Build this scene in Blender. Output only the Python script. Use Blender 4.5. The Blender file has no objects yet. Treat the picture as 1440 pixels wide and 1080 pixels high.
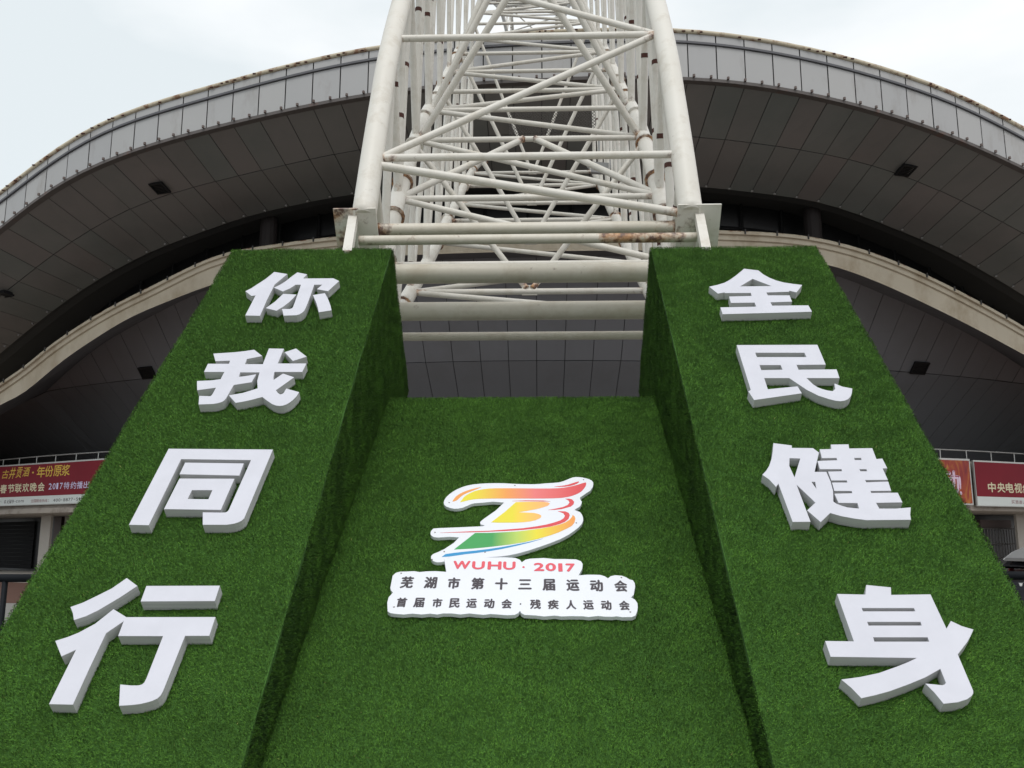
import bpy, math, random
import numpy as np
from mathutils import Vector, Matrix
random.seed(7); RNG = np.random.default_rng(7)
R = math.radians
scene = bpy.context.scene
COL = scene.collection

# ------------------------------------------------------------------ camera
F = 1250.0; PITCH = R(10.2); YAW = R(1.68)
CAM = np.array([0, 0, 1.6])
f_ = np.array([-math.sin(YAW)*math.cos(PITCH), math.cos(YAW)*math.cos(PITCH), math.sin(PITCH)])
r_ = np.array([math.cos(YAW), math.sin(YAW), 0.0]); u_ = np.cross(r_, f_)
cam = bpy.data.cameras.new('camera'); camo = bpy.data.objects.new('camera', cam); COL.objects.link(camo)
cam.sensor_width = 36; cam.lens = F/1440*36; cam.clip_end = 3000; cam.clip_start = .05
camo.matrix_world = Matrix(((r_[0], u_[0], -f_[0], CAM[0]), (r_[1], u_[1], -f_[1], CAM[1]), (r_[2], u_[2], -f_[2], CAM[2]), (0, 0, 0, 1)))
scene.camera = camo
scene.view_settings.view_transform = 'Standard'; scene.view_settings.look = 'None'
scene.view_settings.exposure = 0.17; scene.view_settings.gamma = 1; scene.view_settings.use_curve_mapping = False

# ------------------------------------------------------------------ sky: nishita under a thin bright overcast
SUN_EL = R(58); SUN_AZ = R(186)      # azimuth clockwise from +Y: behind the camera, slightly left
world = bpy.data.worlds.new('World'); scene.world = world; world.use_nodes = True
nt = world.node_tree; nt.nodes.clear()
out = nt.nodes.new('ShaderNodeOutputWorld'); bg = nt.nodes.new('ShaderNodeBackground')
sky = nt.nodes.new('ShaderNodeTexSky'); sky.sky_type = 'NISHITA'; sky.sun_disc = False
sky.sun_elevation = SUN_EL; sky.sun_rotation = SUN_AZ; sky.air_density = 1.0; sky.dust_density = 1.5
tc = nt.nodes.new('ShaderNodeTexCoord'); mp = nt.nodes.new('ShaderNodeMapping'); mp.inputs['Scale'].default_value = (1, 1, 2.6)
nz = nt.nodes.new('ShaderNodeTexNoise'); nz.inputs['Scale'].default_value = 1.7; nz.inputs['Detail'].default_value = 6; nz.inputs['Roughness'].default_value = .5
mp.inputs['Location'].default_value = (0.35, 0.1, 0.2)
cr = nt.nodes.new('ShaderNodeValToRGB')
cr.color_ramp.elements[0].position = .36; cr.color_ramp.elements[0].color = (7.5, 8.1, 8.35, 1)
cr.color_ramp.elements[1].position = .62; cr.color_ramp.elements[1].color = (10.4, 10.45, 10.5, 1)
mx = nt.nodes.new('ShaderNodeMixRGB'); mx.inputs[0].default_value = .93
L = nt.links.new
L(tc.outputs['Generated'], mp.inputs['Vector']); L(mp.outputs[0], nz.inputs['Vector']); 
sx = nt.nodes.new('ShaderNodeSeparateXYZ'); L(tc.outputs['Generated'], sx.inputs[0])
ma = nt.nodes.new('ShaderNodeMath'); ma.operation = 'MULTIPLY_ADD'; ma.inputs[1].default_value = .3; L(sx.outputs['X'], ma.inputs[0]); L(nz.outputs['Fac'], ma.inputs[2]); L(ma.outputs[0], cr.inputs[0])
L(sky.outputs[0], mx.inputs[1]); L(cr.outputs[0], mx.inputs[2]); L(mx.outputs[0], bg.inputs[0])
bg.inputs[1].default_value = .1; L(bg.outputs[0], out.inputs[0])
sun = bpy.data.lights.new('sun', 'SUN'); sun.energy = 1.15; sun.angle = R(20); sun.color = (1, .97, .93)
suno = bpy.data.objects.new('sun', sun); COL.objects.link(suno)
sd = Vector((math.sin(SUN_AZ)*math.cos(SUN_EL), math.cos(SUN_AZ)*math.cos(SUN_EL), math.sin(SUN_EL)))
suno.rotation_euler = sd.to_track_quat('Z', 'Y').to_euler(); suno.location = (0, -20, 40)

# ------------------------------------------------------------------ helpers
def ray(x, y): return f_*F + r_*(x-720) + u_*(540-y)
def hit(x, y, n, c):
    d = ray(x, y); n = np.array(n, float); t = (c-n@CAM)/(n@d); return CAM+d*t
def newmat(name): 
    m = bpy.data.materials.new(name); m.use_nodes = True; return m, m.node_tree, m.node_tree.nodes['Principled BSDF']
def mat(name, col, rough=.6, metal=0, var=.12, scale=3, bump=0, bscale=60, stretch=(1, 1, 1), dirt=None, dscale=1.2, dpos=(.52, .7), spec=.5):
    """base colour with soft variation, optional dirt stains with their own shape, optional relief"""
    m, nt, p = newmat(name); N = nt.nodes.new; K = nt.links.new
    tc = N('ShaderNodeTexCoord'); mp = N('ShaderNodeMapping'); mp.inputs['Scale'].default_value = stretch
    K(tc.outputs['Object'], mp.inputs[0])
    n1 = N('ShaderNodeTexNoise'); n1.inputs['Scale'].default_value = scale; n1.inputs['Detail'].default_value = 5
    K(mp.outputs[0], n1.inputs['Vector'])
    a = tuple(c*(1-var) for c in col)+(1,); b = tuple(min(1, c*(1+var)) for c in col)+(1,)
    mix = N('ShaderNodeMixRGB'); mix.inputs[1].default_value = a; mix.inputs[2].default_value = b; K(n1.outputs['Fac'], mix.inputs[0])
    last = mix.outputs[0]
    if dirt:
        n2 = N('ShaderNodeTexNoise'); n2.inputs['Scale'].default_value = dscale; n2.inputs['Detail'].default_value = 8; n2.inputs['Roughness'].default_value = .65
        K(mp.outputs[0], n2.inputs['Vector'])
        rp = N('ShaderNodeMapRange'); rp.inputs[1].default_value = dpos[0]; rp.inputs[2].default_value = dpos[1]; K(n2.outputs['Fac'], rp.inputs[0])
        m2 = N('ShaderNodeMixRGB'); m2.inputs[2].default_value = dirt+(1,); K(rp.outputs[0], m2.inputs[0]); K(last, m2.inputs[1]); last = m2.outputs[0]
    K(last, p.inputs['Base Color']); p.inputs['Roughness'].default_value = rough; p.inputs['Metallic'].default_value = metal
    p.inputs['Specular IOR Level'].default_value = spec
    if bump:
        n3 = N('ShaderNodeTexNoise'); n3.inputs['Scale'].default_value = bscale; n3.inputs['Detail'].default_value = 3; K(tc.outputs['Object'], n3.inputs['Vector'])
        bp = N('ShaderNodeBump'); bp.inputs['Strength'].default_value = bump; bp.inputs['Distance'].default_value = .01
        K(n3.outputs['Fac'], bp.inputs['Height']); K(bp.outputs[0], p.inputs['Normal'])
    return m

def mesh_obj(name, V, Fc, m, parent=None, smooth=False, kind=None, loc=None):
    me = bpy.data.meshes.new(name)
    V = np.asarray(V, float)
    if loc is None and parent is None: loc = V.mean(0); loc[2] = V[:, 2].min()
    if loc is not None: V = V-np.array(loc)
    me.from_pydata(V.tolist(), [], Fc); me.update()
    if m is not None: me.materials.append(m)
    if smooth: me.polygons.foreach_set('use_smooth', [True]*len(me.polygons))
    o = bpy.data.objects.new(name, me); COL.objects.link(o)
    if loc is not None: o.location = loc
    if parent is not None:
        o.parent = parent; p = parent; off = Vector((0, 0, 0))
        while p is not None: off += p.location; p = p.parent
        o.location = (Vector(loc) if loc is not None else Vector((0, 0, 0)))-off
    if kind: o['kind'] = kind
    return o
def tag(o, label=None, cat=None, group=None, kind=None):
    if label: o['label'] = label
    if cat: o['category'] = cat
    if group: o['group'] = group
    if kind: o['kind'] = kind
    return o
def empty(name, loc, label, cat, group=None):
    o = bpy.data.objects.new(name, None); COL.objects.link(o); o.location = loc; o.empty_display_size = .2
    return tag(o, label, cat, group)
def hexa(P):   # 8 points: 4 bottom ccw, 4 top ccw
    return list(P), [(3, 2, 1, 0), (4, 5, 6, 7), (0, 1, 5, 4), (1, 2, 6, 5), (2, 3, 7, 6), (3, 0, 4, 7)]
def box(x0, x1, y0, y1, z0, z1):
    return hexa([(x0, y0, z0), (x1, y0, z0), (x1, y1, z0), (x0, y1, z0), (x0, y0, z1), (x1, y0, z1), (x1, y1, z1), (x0, y1, z1)])
class MB:
    def __init__(s): s.V = []; s.F = []
    def add(s, vf):
        V, Fc = vf; b = len(s.V); s.V += [tuple(v) for v in V]; s.F += [tuple(i+b for i in f) for f in Fc]; return s
    def build(s, name, m, parent=None, **k): return mesh_obj(name, s.V, s.F, m, parent, **k)
def frame_of(d, up=(0, 0, 1)):
    d = np.array(d, float); d /= np.linalg.norm(d); up = np.array(up, float)
    if abs(d@up) > .98: up = np.array([1., 0, 0])
    a = np.cross(d, up); a /= np.linalg.norm(a); return a, np.cross(a, d), d
def tube(pts, r, seg=12, cap=True):
    pts = [np.array(p, float) for p in pts]; V = []; Fc = []; n = len(pts)
    for i, p in enumerate(pts):
        d = pts[min(i+1, n-1)]-pts[max(i-1, 0)]; a, b, _ = frame_of(d)
        rr = r[i] if hasattr(r, '__len__') else r
        for k in range(seg):
            t = 2*math.pi*k/seg; V.append(p+rr*(a*math.cos(t)+b*math.sin(t)))
    for i in range(n-1):
        for k in range(seg):
            k2 = (k+1) % seg; Fc.append((i*seg+k, i*seg+k2, (i+1)*seg+k2, (i+1)*seg+k))
    if cap: Fc.append(tuple(range(seg))[::-1]); Fc.append(tuple((n-1)*seg+k for k in range(seg)))
    return V, Fc

# ------------------------------------------------------------------ materials
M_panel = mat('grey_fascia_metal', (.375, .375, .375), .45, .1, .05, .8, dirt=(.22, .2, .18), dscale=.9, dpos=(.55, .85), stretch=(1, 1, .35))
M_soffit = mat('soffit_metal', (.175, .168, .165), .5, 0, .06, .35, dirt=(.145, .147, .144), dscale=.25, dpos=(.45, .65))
def tint_panels(m, a, b):
    nt = m.node_tree; p = nt.nodes['Principled BSDF']; src = p.inputs['Base Color'].links[0].from_socket
    oi = nt.nodes.new('ShaderNodeObjectInfo'); mx_ = nt.nodes.new('ShaderNodeMixRGB'); mx_.inputs[1].default_value = a+(1,); mx_.inputs[2].default_value = b+(1,); nt.links.new(oi.outputs['Random'], mx_.inputs[0])
    mu = nt.nodes.new('ShaderNodeMixRGB'); mu.blend_type = 'MULTIPLY'; mu.inputs[0].default_value = 1; nt.links.new(src, mu.inputs[1]); nt.links.new(mx_.outputs[0], mu.inputs[2]); nt.links.new(mu.outputs[0], p.inputs['Base Color'])
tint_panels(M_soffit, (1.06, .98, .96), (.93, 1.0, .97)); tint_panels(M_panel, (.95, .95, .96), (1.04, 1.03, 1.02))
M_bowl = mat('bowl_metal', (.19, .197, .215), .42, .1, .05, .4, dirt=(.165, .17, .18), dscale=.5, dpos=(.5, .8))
M_dark = mat('joint_dark', (.045, .043, .043), .7)
M_darktrim = mat('dark_trim', (.09, .09, .1), .5)
M_cream = mat('cream_render', (.52, .46, .36), .75, 0, .08, 1.5, dirt=(.36, .29, .2), dscale=.8, dpos=(.48, .72), stretch=(1, 1, .6))
M_creamrust = mat('weathered_cream_gutter', (.5, .44, .33), .7, 0, .15, 3, dirt=(.22, .12, .07), dscale=2.2, dpos=(.5, .62))
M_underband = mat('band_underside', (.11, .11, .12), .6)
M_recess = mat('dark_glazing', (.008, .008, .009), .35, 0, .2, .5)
M_frame = mat('window_frame_dark', (.012, .012, .013), .5, spec=.2)
M_brown = mat('brown_column', (.016, .011, .011), .7)
M_stone = mat('stone_cladding', (.42, .39, .35), .7, 0, .07, 2, dirt=(.33, .3, .26), dscale=1.0, dpos=(.5, .8))
M_slab = mat('concrete_slab', (.36, .32, .28), .85, 0, .1, 2, dirt=(.2, .17, .14), dscale=1.5)
M_rail = mat('galvanised_rail', (.5, .5, .48), .4, .3)
M_boardwhite = mat('banner_white', (.62, .66, .64), .5, 0, .04)
M_boardred = mat('banner_red', (.20, .012, .024), .5, 0, .15, .8, spec=.15)
M_yellow = mat('print_yellow', (.75, .5, .06), .5, 0, .05)
M_pcream = mat('print_cream', (.72, .66, .45), .5, 0, .05)
M_plil = mat('print_lilac', (.66, .62, .85), .5, 0, .05)
M_pmaroon = mat('print_maroon', (.25, .06, .07), .5, 0, .05)
M_barrier = mat('barrier_dark', (.012, .014, .018), .6, 0, spec=.12)
M_cloth = mat('barrier_cloth', (.012, .013, .02), .8)
M_white = mat('white_print', (.8, .8, .8), .5)
M_pave = mat('plaza_paving', (.2, .195, .18), .85, 0, .12, .8, bump=.3, bscale=20)
M_redpave = mat('red_paving', (.085, .036, .022), .85, 0, .15, 1.2)
M_back = mat('turf_backing', (.05, .14, .02), .95, 0, .3, 30)
M_logo = mat('sign_board_white', (.76, .78, .83), .4, 0, .02)
M_ink = mat('ink_dark', (.06, .05, .06), .5, 0, .02)
M_inkred = mat('ink_red', (.72, .1, .13), .5, 0, .02)
M_screw = mat('screw_grey', (.25, .22, .22), .5)

def foam_mat():
    """white faced foam: faint knife lines across its thickness on the cut sides"""
    m, nt, p = newmat('white_foam'); N = nt.nodes.new; K = nt.links.new
    tc = N('ShaderNodeTexCoord'); sp = N('ShaderNodeSeparateXYZ'); K(tc.outputs['Object'], sp.inputs[0])
    w = N('ShaderNodeTexNoise'); w.inputs['Scale'].default_value = 1; mp = N('ShaderNodeMapping'); mp.inputs['Scale'].default_value = (1.5, 1.5, 90)
    K(tc.outputs['Object'], mp.inputs[0]); K(mp.outputs[0], w.inputs['Vector']); w.inputs['Detail'].default_value = 2
    n2 = N('ShaderNodeTexNoise'); n2.inputs['Scale'].default_value = 5; n2.inputs['Detail'].default_value = 6; K(tc.outputs['Object'], n2.inputs['Vector'])
    mr = N('ShaderNodeMapRange'); mr.inputs[1].default_value = .3; mr.inputs[2].default_value = .55; mr.inputs[3].default_value = .82; mr.inputs[4].default_value = 1; K(w.outputs['Fac'], mr.inputs[0])
    # the cut edges carry the layer lines, the laminated face does not
    lt = N('ShaderNodeMath'); lt.operation = 'LESS_THAN'; lt.inputs[1].default_value = .0845; K(sp.outputs['Z'], lt.inputs[0])
    mc = N('ShaderNodeMixRGB'); mc.blend_type = 'MULTIPLY'; mc.inputs[1].default_value = (.56, .56, .575, 1); K(lt.outputs[0], mc.inputs[0]); K(mr.outputs[0], mc.inputs[2])
    mf = N('ShaderNodeMixRGB'); mf.inputs[1].default_value = (.59, .595, .655, 1); K(lt.outputs[0], mf.inputs[0]); K(mc.outputs[0], mf.inputs[2])
    md = N('ShaderNodeMixRGB'); md.blend_type = 'MULTIPLY'; mr2 = N('ShaderNodeMapRange'); mr2.inputs[1].default_value = .3; mr2.inputs[2].default_value = .7; mr2.inputs[3].default_value = .93; mr2.inputs[4].default_value = 1.0
    K(n2.outputs['Fac'], mr2.inputs[0]); md.inputs[0].default_value = 1; K(mf.outputs[0], md.inputs[1]); K(mr2.outputs[0], md.inputs[2])
    K(md.outputs[0], p.inputs['Base Color']); p.inputs['Roughness'].default_value = .55
    return m
M_foam = foam_mat()

def steel_mat(name, heavy=0.0, warm=0.0):
    """aged off-white paint on steel: grime, rust spots, rust where the 'rust' attribute marks joints"""
    m, nt, p = newmat(name); N = nt.nodes.new; K = nt.links.new
    tc = N('ShaderNodeTexCoord'); at = N('ShaderNodeAttribute'); at.attribute_name = 'rust'
    n1 = N('ShaderNodeTexNoise'); n1.inputs['Scale'].default_value = 1.3; n1.inputs['Detail'].default_value = 6; K(tc.outputs['Object'], n1.inputs['Vector'])
    base = N('ShaderNodeMixRGB'); base.inputs[1].default_value = (.60-.1*warm, .57-.12*warm, .505-.16*warm, 1); base.inputs[2].default_value = (.71-.1*warm, .69-.12*warm, .64-.16*warm, 1); K(n1.outputs['Fac'], base.inputs[0])
    # warm grime in broad streaks
    n2 = N('ShaderNodeTexNoise'); n2.inputs['Scale'].default_value = 3.2; n2.inputs['Detail'].default_value = 8; n2.inputs['Roughness'].default_value = .7; K(tc.outputs['Object'], n2.inputs['Vector'])
    g = N('ShaderNodeMapRange'); g.inputs[1].default_value = .5-.1*warm; g.inputs[2].default_value = .75; g.inputs[4].default_value = .55+.2*warm; K(n2.outputs['Fac'], g.inputs[0])
    m1 = N('ShaderNodeMixRGB'); m1.inputs[2].default_value = (.42, .36, .27, 1); K(g.outputs[0], m1.inputs[0]); K(base.outputs[0], m1.inputs[1])
    # rust: fine noise + joint attribute
    n3 = N('ShaderNodeTexNoise'); n3.inputs['Scale'].default_value = 7; n3.inputs['Detail'].default_value = 9; n3.inputs['Roughness'].default_value = .7; K(tc.outputs['Object'], n3.inputs['Vector'])
    ml = N('ShaderNodeMath'); ml.operation = 'MULTIPLY_ADD'; ml.inputs[1].default_value = .30; K(at.outputs['Fac'], ml.inputs[0]); K(n3.outputs['Fac'], ml.inputs[2])
    rp = N('ShaderNodeMapRange'); rp.inputs[1].default_value = .66-heavy; rp.inputs[2].default_value = .84-heavy; rp.inputs[4].default_value = .92; K(ml.outputs[0], rp.inputs[0])
    rc = N('ShaderNodeMixRGB'); rc.inputs[1].default_value = (.42, .2, .07, 1); rc.inputs[2].default_value = (.09, .03, .018, 1)
    n4 = N('ShaderNodeTexNoise'); n4.inputs['Scale'].default_value = 14; K(tc.outputs['Object'], n4.inputs['Vector'])
    r4 = N('ShaderNodeMapRange'); r4.inputs[1].default_value = .42; r4.inputs[2].default_value = .62; K(n4.outputs['Fac'], r4.inputs[0]); K(r4.outputs[0], rc.inputs[0])
    m2 = N('ShaderNodeMixRGB'); K(rp.outputs[0], m2.inputs[0]); K(m1.outputs[0], m2.inputs[1]); K(rc.outputs[0], m2.inputs[2])
    K(m2.outputs[0], p.inputs['Base Color']); p.inputs['Roughness'].default_value = .5
    b = N('ShaderNodeBump'); b.inputs['Strength'].default_value = .15; b.inputs['Distance'].default_value = .01; K(n3.outputs['Fac'], b.inputs['Height']); K(b.outputs[0], p.inputs['Normal'])
    return m
M_steel = steel_mat('aged_white_steel')
M_old = steel_mat('stained_white_steel', .0, .55)
M_band = mat('rusty_clamp', (.07, .022, .015), .8, 0, .4, 12)

def turf_mat():
    m, nt, p = newmat('artificial_turf'); N = nt.nodes.new; K = nt.links.new
    at = N('ShaderNodeAttribute'); at.attribute_name = 'tint'
    an = N('ShaderNodeAttribute'); an.attribute_name = 'lie'; K(an.outputs['Vector'], p.inputs['Normal'])
    rp = N('ShaderNodeValToRGB'); e = rp.color_ramp.elements
    e[0].position = 0; e[0].color = (.066, .185, .024, 1); e[1].position = 1; e[1].color = (.5, .48, .16, 1)
    a = rp.color_ramp.elements.new(.45); a.color = (.12, .30, .038, 1); b = rp.color_ramp.elements.new(.9); b.color = (.16, .37, .046, 1)
    K(at.outputs['Fac'], rp.inputs[0])
    tc = N('ShaderNodeTexCoord')
    n = N('ShaderNodeTexNoise'); n.inputs['Scale'].default_value = 1.5; n.inputs['Detail'].default_value = 7; n.inputs['Roughness'].default_value = .65; K(tc.outputs['Object'], n.inputs['Vector'])
    r2 = N('ShaderNodeMapRange'); r2.inputs[1].default_value = .3; r2.inputs[2].default_value = .7; r2.inputs[3].default_value = .74; r2.inputs[4].default_value = 1.28; K(n.outputs['Fac'], r2.inputs[0])
    mm = N('ShaderNodeMixRGB'); mm.blend_type = 'MULTIPLY'; mm.inputs[0].default_value = 1; K(rp.outputs[0], mm.inputs[1]); K(r2.outputs[0], mm.inputs[2])
    K(mm.outputs[0], p.inputs['Base Color']); p.inputs['Roughness'].default_value = .55; p.inputs['Specular IOR Level'].default_value = .1
    return m
M_turf = turf_mat()

# ------------------------------------------------------------------ ground
gx = 900
mesh_obj('ground', [(-gx, -200, 0), (gx, -200, 0), (gx, 1500, 0), (-gx, 1500, 0)], [(0, 1, 2, 3)], M_pave, kind='structure', loc=(0, 0, 0))
CX, CY = -.12, 86.0
def P3(th, rad, z): return (CX+rad*math.sin(th), CY-rad*math.cos(th), z)
def ring_strip(th0, th1, r0, r1, z, n):
    V = []; Fc = []
    for i in range(n+1):
        t = th0+(th1-th0)*i/n; V += [P3(t, r0, z), P3(t, r1, z)]
    for i in range(n): Fc.append((2*i, 2*i+1, 2*i+3, 2*i+2))
    return V, Fc
V, Fc = ring_strip(R(-100), R(100), 63, 53, .004, 80)
mesh_obj('red_pavement', V, Fc, M_redpave, kind='structure')

# ------------------------------------------------------------------ stadium
def cylhit(x, y, rad):
    d = ray(x, y); ox, oy = CAM[0]-CX, CAM[1]-CY
    a = d[0]**2+d[1]**2; b = 2*(ox*d[0]+oy*d[1]); c = ox*ox+oy*oy-rad*rad; D = max(b*b-4*a*c, 0)
    p = CAM+(-b-D**.5)/2/a*d
    return math.atan2(p[0]-CX, CY-p[1]), p
TH = np.radians(np.arange(-100, 100.01, .25))
def cone(x, y):
    z = 11.0
    for _ in range(40): z = .5*z+.5*cylhit(x, y, 48.6+(z-9.36)*.8)[1][2]
    return cylhit(x, y, 48.6+(z-9.36)*.8)[0], z
def prof(pts, rad, sm=1.3, end=None):
    q = sorted((cylhit(x, y, rad)[0], cylhit(x, y, rad)[1][2]) if rad else cone(x, y) for x, y in pts)
    th = np.array([a for a, _ in q]); z = np.array([b for _, b in q])
    # straight continuation past the measured ends, easing to a floor
    sl0 = (z[1]-z[0])/(th[1]-th[0]) if len(z) > 1 else 0; sl0 = min(max((z[2]-z[0])/(th[2]-th[0]), 8), 22)
    sl1 = max(min((z[-1]-z[-3])/(th[-1]-th[-3]), -8), -22)
    k = R(12)
    zz = np.interp(TH, th, z)
    lo = TH < th[0]; zz[lo] = z[0]-sl0*k*(1-np.exp(-(th[0]-TH[lo])/k))
    hi = TH > th[-1]; zz[hi] = z[-1]+sl1*k*(1-np.exp(-(TH[hi]-th[-1])/k))
    w = int(sm/.25*3); ker = np.exp(-.5*(np.arange(-w, w+1)*.25/sm)**2); ker /= ker.sum()
    zp = np.pad(zz, w, mode='edge'); return np.convolve(zp, ker, 'valid')
def fn(arr): return lambda t: float(np.interp(t, TH, arr))
z_top = fn(prof([(0,276),(36,246),(72,217),(116,188),(166,164),(227,144),(296,125),(372,103),(455,83),(520,69),(702,50),(762,47),(791,46),(870,43),(949,43),(1028,51),(1075,58),(1122,67),(1198,85),(1270,107),(1332,128),(1389,155),(1440,184)], 57))
z_fb = fn(prof([(0,327),(54,278),(119,240),(199,209),(267,190),(372,164),(455,146),(520,134),(620,122),(750,115),(870,110),(963,112),(1032,116),(1079,123),(1122,130),(1234,157),(1306,181),(1361,202),(1440,240)], 57))
z_mid = fn(prof([(0,418),(25,396),(78,354),(133,318),(194,286),(250,268),(339,246),(520,206),(750,186),(978,191),(1072,202),(1187,220),(1281,249),(1382,296),(1440,329)], 54.7))
z_inn = fn(prof([(0,498),(56,451),(111,409),(167,376),(222,348),(278,329),(339,305),(498,271),(750,258),(989,262),(1079,273),(1144,280),(1194,296),(1267,325),(1332,352),(1360,368),(1440,416)], 52.3))
z_ct = fn(prof([(0,543),(36,520),(69,491),(111,462),(161,432),(219,404),(281,372),(319,357),(466,336),(750,326),(1014,327),(1101,331),(1149,337),(1212,353),(1285,382),(1354,416),(1404,443),(1440,464)], 53, .7))
z_cb = fn(prof([(0,566),(29,556),(90,503),(180,445),(300,397),(466,363),(750,352),(1014,352),(1165,369),(1234,394),(1297,423),(1360,454),(1440,497)], 53, .7))
z_db = fn(prof([(0,586),(61,554),(144,482),(289,406),(466,372),(750,361),(1014,361),(1175,385),(1234,409),(1329,451),(1407,495),(1440,517)], 0, .7))

z_fl = lambda t: max(z_ct(t)-.12, z_db(t)+.15)
stadium = empty('stadium', (CX, CY, 0), 'grey metal clad round stadium with a wide curved overhanging roof', 'stadium')
def loft(curves, th0, th1, n):
    """surface through a list of functions th -> (radius, z)"""
    V = []; Fc = []; m = len(curves)
    for i in range(n+1):
        t = th0+(th1-th0)*i/n
        for c in curves: V.append(P3(t, *c(t)))
    for i in range(n):
        for j in range(m-1): a = i*m+j; Fc.append((a, a+1, a+1+m, a+m))
    return V, Fc
def panel(ca, cb, t0, t1, gap, proud, nrm_out):
    """one cladding sheet between curve ca and cb, thin, set proud of the backing"""
    g = R(gap); t0 += g; t1 -= g; P = []
    for (t, c) in ((t0, ca), (t1, ca), (t1, cb), (t0, cb)): P.append(np.array(P3(t, *c(t))))
    # shrink along the a->b direction
    e = .018
    for i, j in ((0, 3), (1, 2)):
        d = P[j]-P[i]; d /= np.linalg.norm(d); P[i] = P[i]+d*e; P[j] = P[j]-d*e
    n = np.cross(P[1]-P[0], P[3]-P[0]); n /= np.linalg.norm(n)
    if n@np.array(nrm_out) < 0: n = -n
    if np.cross(P[1]-P[0], P[3]-P[0])@n < 0: P = [P[1], P[0], P[3], P[2]]
    return hexa([p+n*(proud-.02) for p in P]+[p+n*proud for p in P])
T0, T1 = R(-62), R(62)
strip = lambda t: (57.0, z_top(t)-.38*(1 if abs(t) < 9 else 1))
c_top = lambda t: (57.0, z_top(t)); c_fb = lambda t: (57.0, z_fb(t)); c_mid = lambda t: (54.7, z_mid(t)); c_inn = lambda t: (52.3, z_inn(t))
# backing shells
up_ = lambda c, dr, dz: (lambda t: (c(t)[0]+dr, c(t)[1]+dz))
mesh_obj('roof_shell', *loft([up_(c_top, -.05, 0), up_(c_fb, -.05, .12), up_(c_mid, 0, .12), up_(c_inn, 0, .12), lambda t: (51.7, z_inn(t)+.05), lambda t: (51.7, z_top(t)), lambda t: (30, z_top(t)+4.5), lambda t: (.5, z_top(0)+7)], R(-86), R(86), 200), M_dark, stadium)
step = R(1.045); k0 = int(T0/step)
def outv(t): return (math.sin(t), -math.cos(t), 0)
for k in range(k0, -k0):
    t0 = k*step+R(.33); t1 = t0+step; tm = (t0+t1)/2
    s_lo = lambda t: (57.0, z_top(t)-.36)
    s_hi = lambda t: (57.0, z_top(t)-.05)
    MB().add(panel(s_lo, s_hi, t0, t1, .022, .03, outv(tm))).build('fascia_strip', M_panel, stadium)
    f_hi = lambda t: (57.0, z_top(t)-.46)
    f_lo = lambda t: (57.0, z_fb(t)+.08)
    MB().add(panel(f_lo, f_hi, t0, t1, .022, .03+random.uniform(-.006, .006), outv(tm))).build('fascia_panel', M_panel, stadium)
    if abs(tm) < R(42):
        dn = (0, 0, -1)
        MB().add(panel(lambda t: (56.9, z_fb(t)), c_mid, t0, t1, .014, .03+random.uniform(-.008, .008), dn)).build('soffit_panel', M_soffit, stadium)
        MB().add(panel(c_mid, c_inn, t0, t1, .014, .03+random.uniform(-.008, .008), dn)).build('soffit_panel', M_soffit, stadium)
mesh_obj('fascia_rail', *loft([lambda t: (57.06, z_top(t)-.37), lambda t: (57.1, z_top(t)-.38), lambda t: (57.1, z_top(t)-.46), lambda t: (57.02, z_top(t)-.47)], R(-80), R(80), 200), M_darktrim, stadium)
mesh_obj('fascia_sill', *loft([lambda t: (57.02, z_fb(t)+.08), lambda t: (57.09, z_fb(t)+.07), lambda t: (57.09, z_fb(t)-.05), lambda t: (56.85, z_fb(t)-.06)], R(-80), R(80), 200), mat('sill_brown', (.1, .088, .084), .7, 0, .2, 3, dirt=(.13, .07, .055), dscale=1.2, dpos=(.58, .7)), stadium)
mesh_obj('roof_coping', *tube([P3(R(a), 57.03, z_top(R(a))+.02) for a in np.arange(-80, 80.1, 1)], .085, 8), M_creamrust, stadium, smooth=True)
# small fixings along the sill and the coping, too small to pick apart
fx = MB()
for a in np.arange(-60, 60, .62):
    t = R(a); c = P3(t, 57.14, z_fb(t)+.10); fx.add(tube([np.array(c)-(0, 0, .04), np.array(c)+(0, 0, .05)], .05, 6))
fx.build('sill_fixing', mat('fixing_dark', (.12, .09, .08), .6), stadium, kind='stuff')
fx = MB()
for a in np.arange(-60, 60, .35):
    if random.random() < .55:
        t = R(a+random.uniform(-.1, .1)); c = np.array(P3(t, 57.11, z_top(t)+random.uniform(-.05, .03))); s = random.uniform(.03, .07)
        fx.add(tube([c-(s, 0, 0), c+(s, 0, 0)], .03, 5))
fx.build('coping_clip', M_band, stadium, kind='stuff')
fx = MB()
for a in np.arange(-45, 45, 1.045):
    t = R(a+.33); c = np.array(P3(t, 52.5, z_inn(t)-.03)); fx.add(tube([c, c-(0, 0, .07)], .05, 6))
fx.build('soffit_fixing', mat('fixing_grey', (.2, .19, .18), .6), stadium, kind='stuff')
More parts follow.
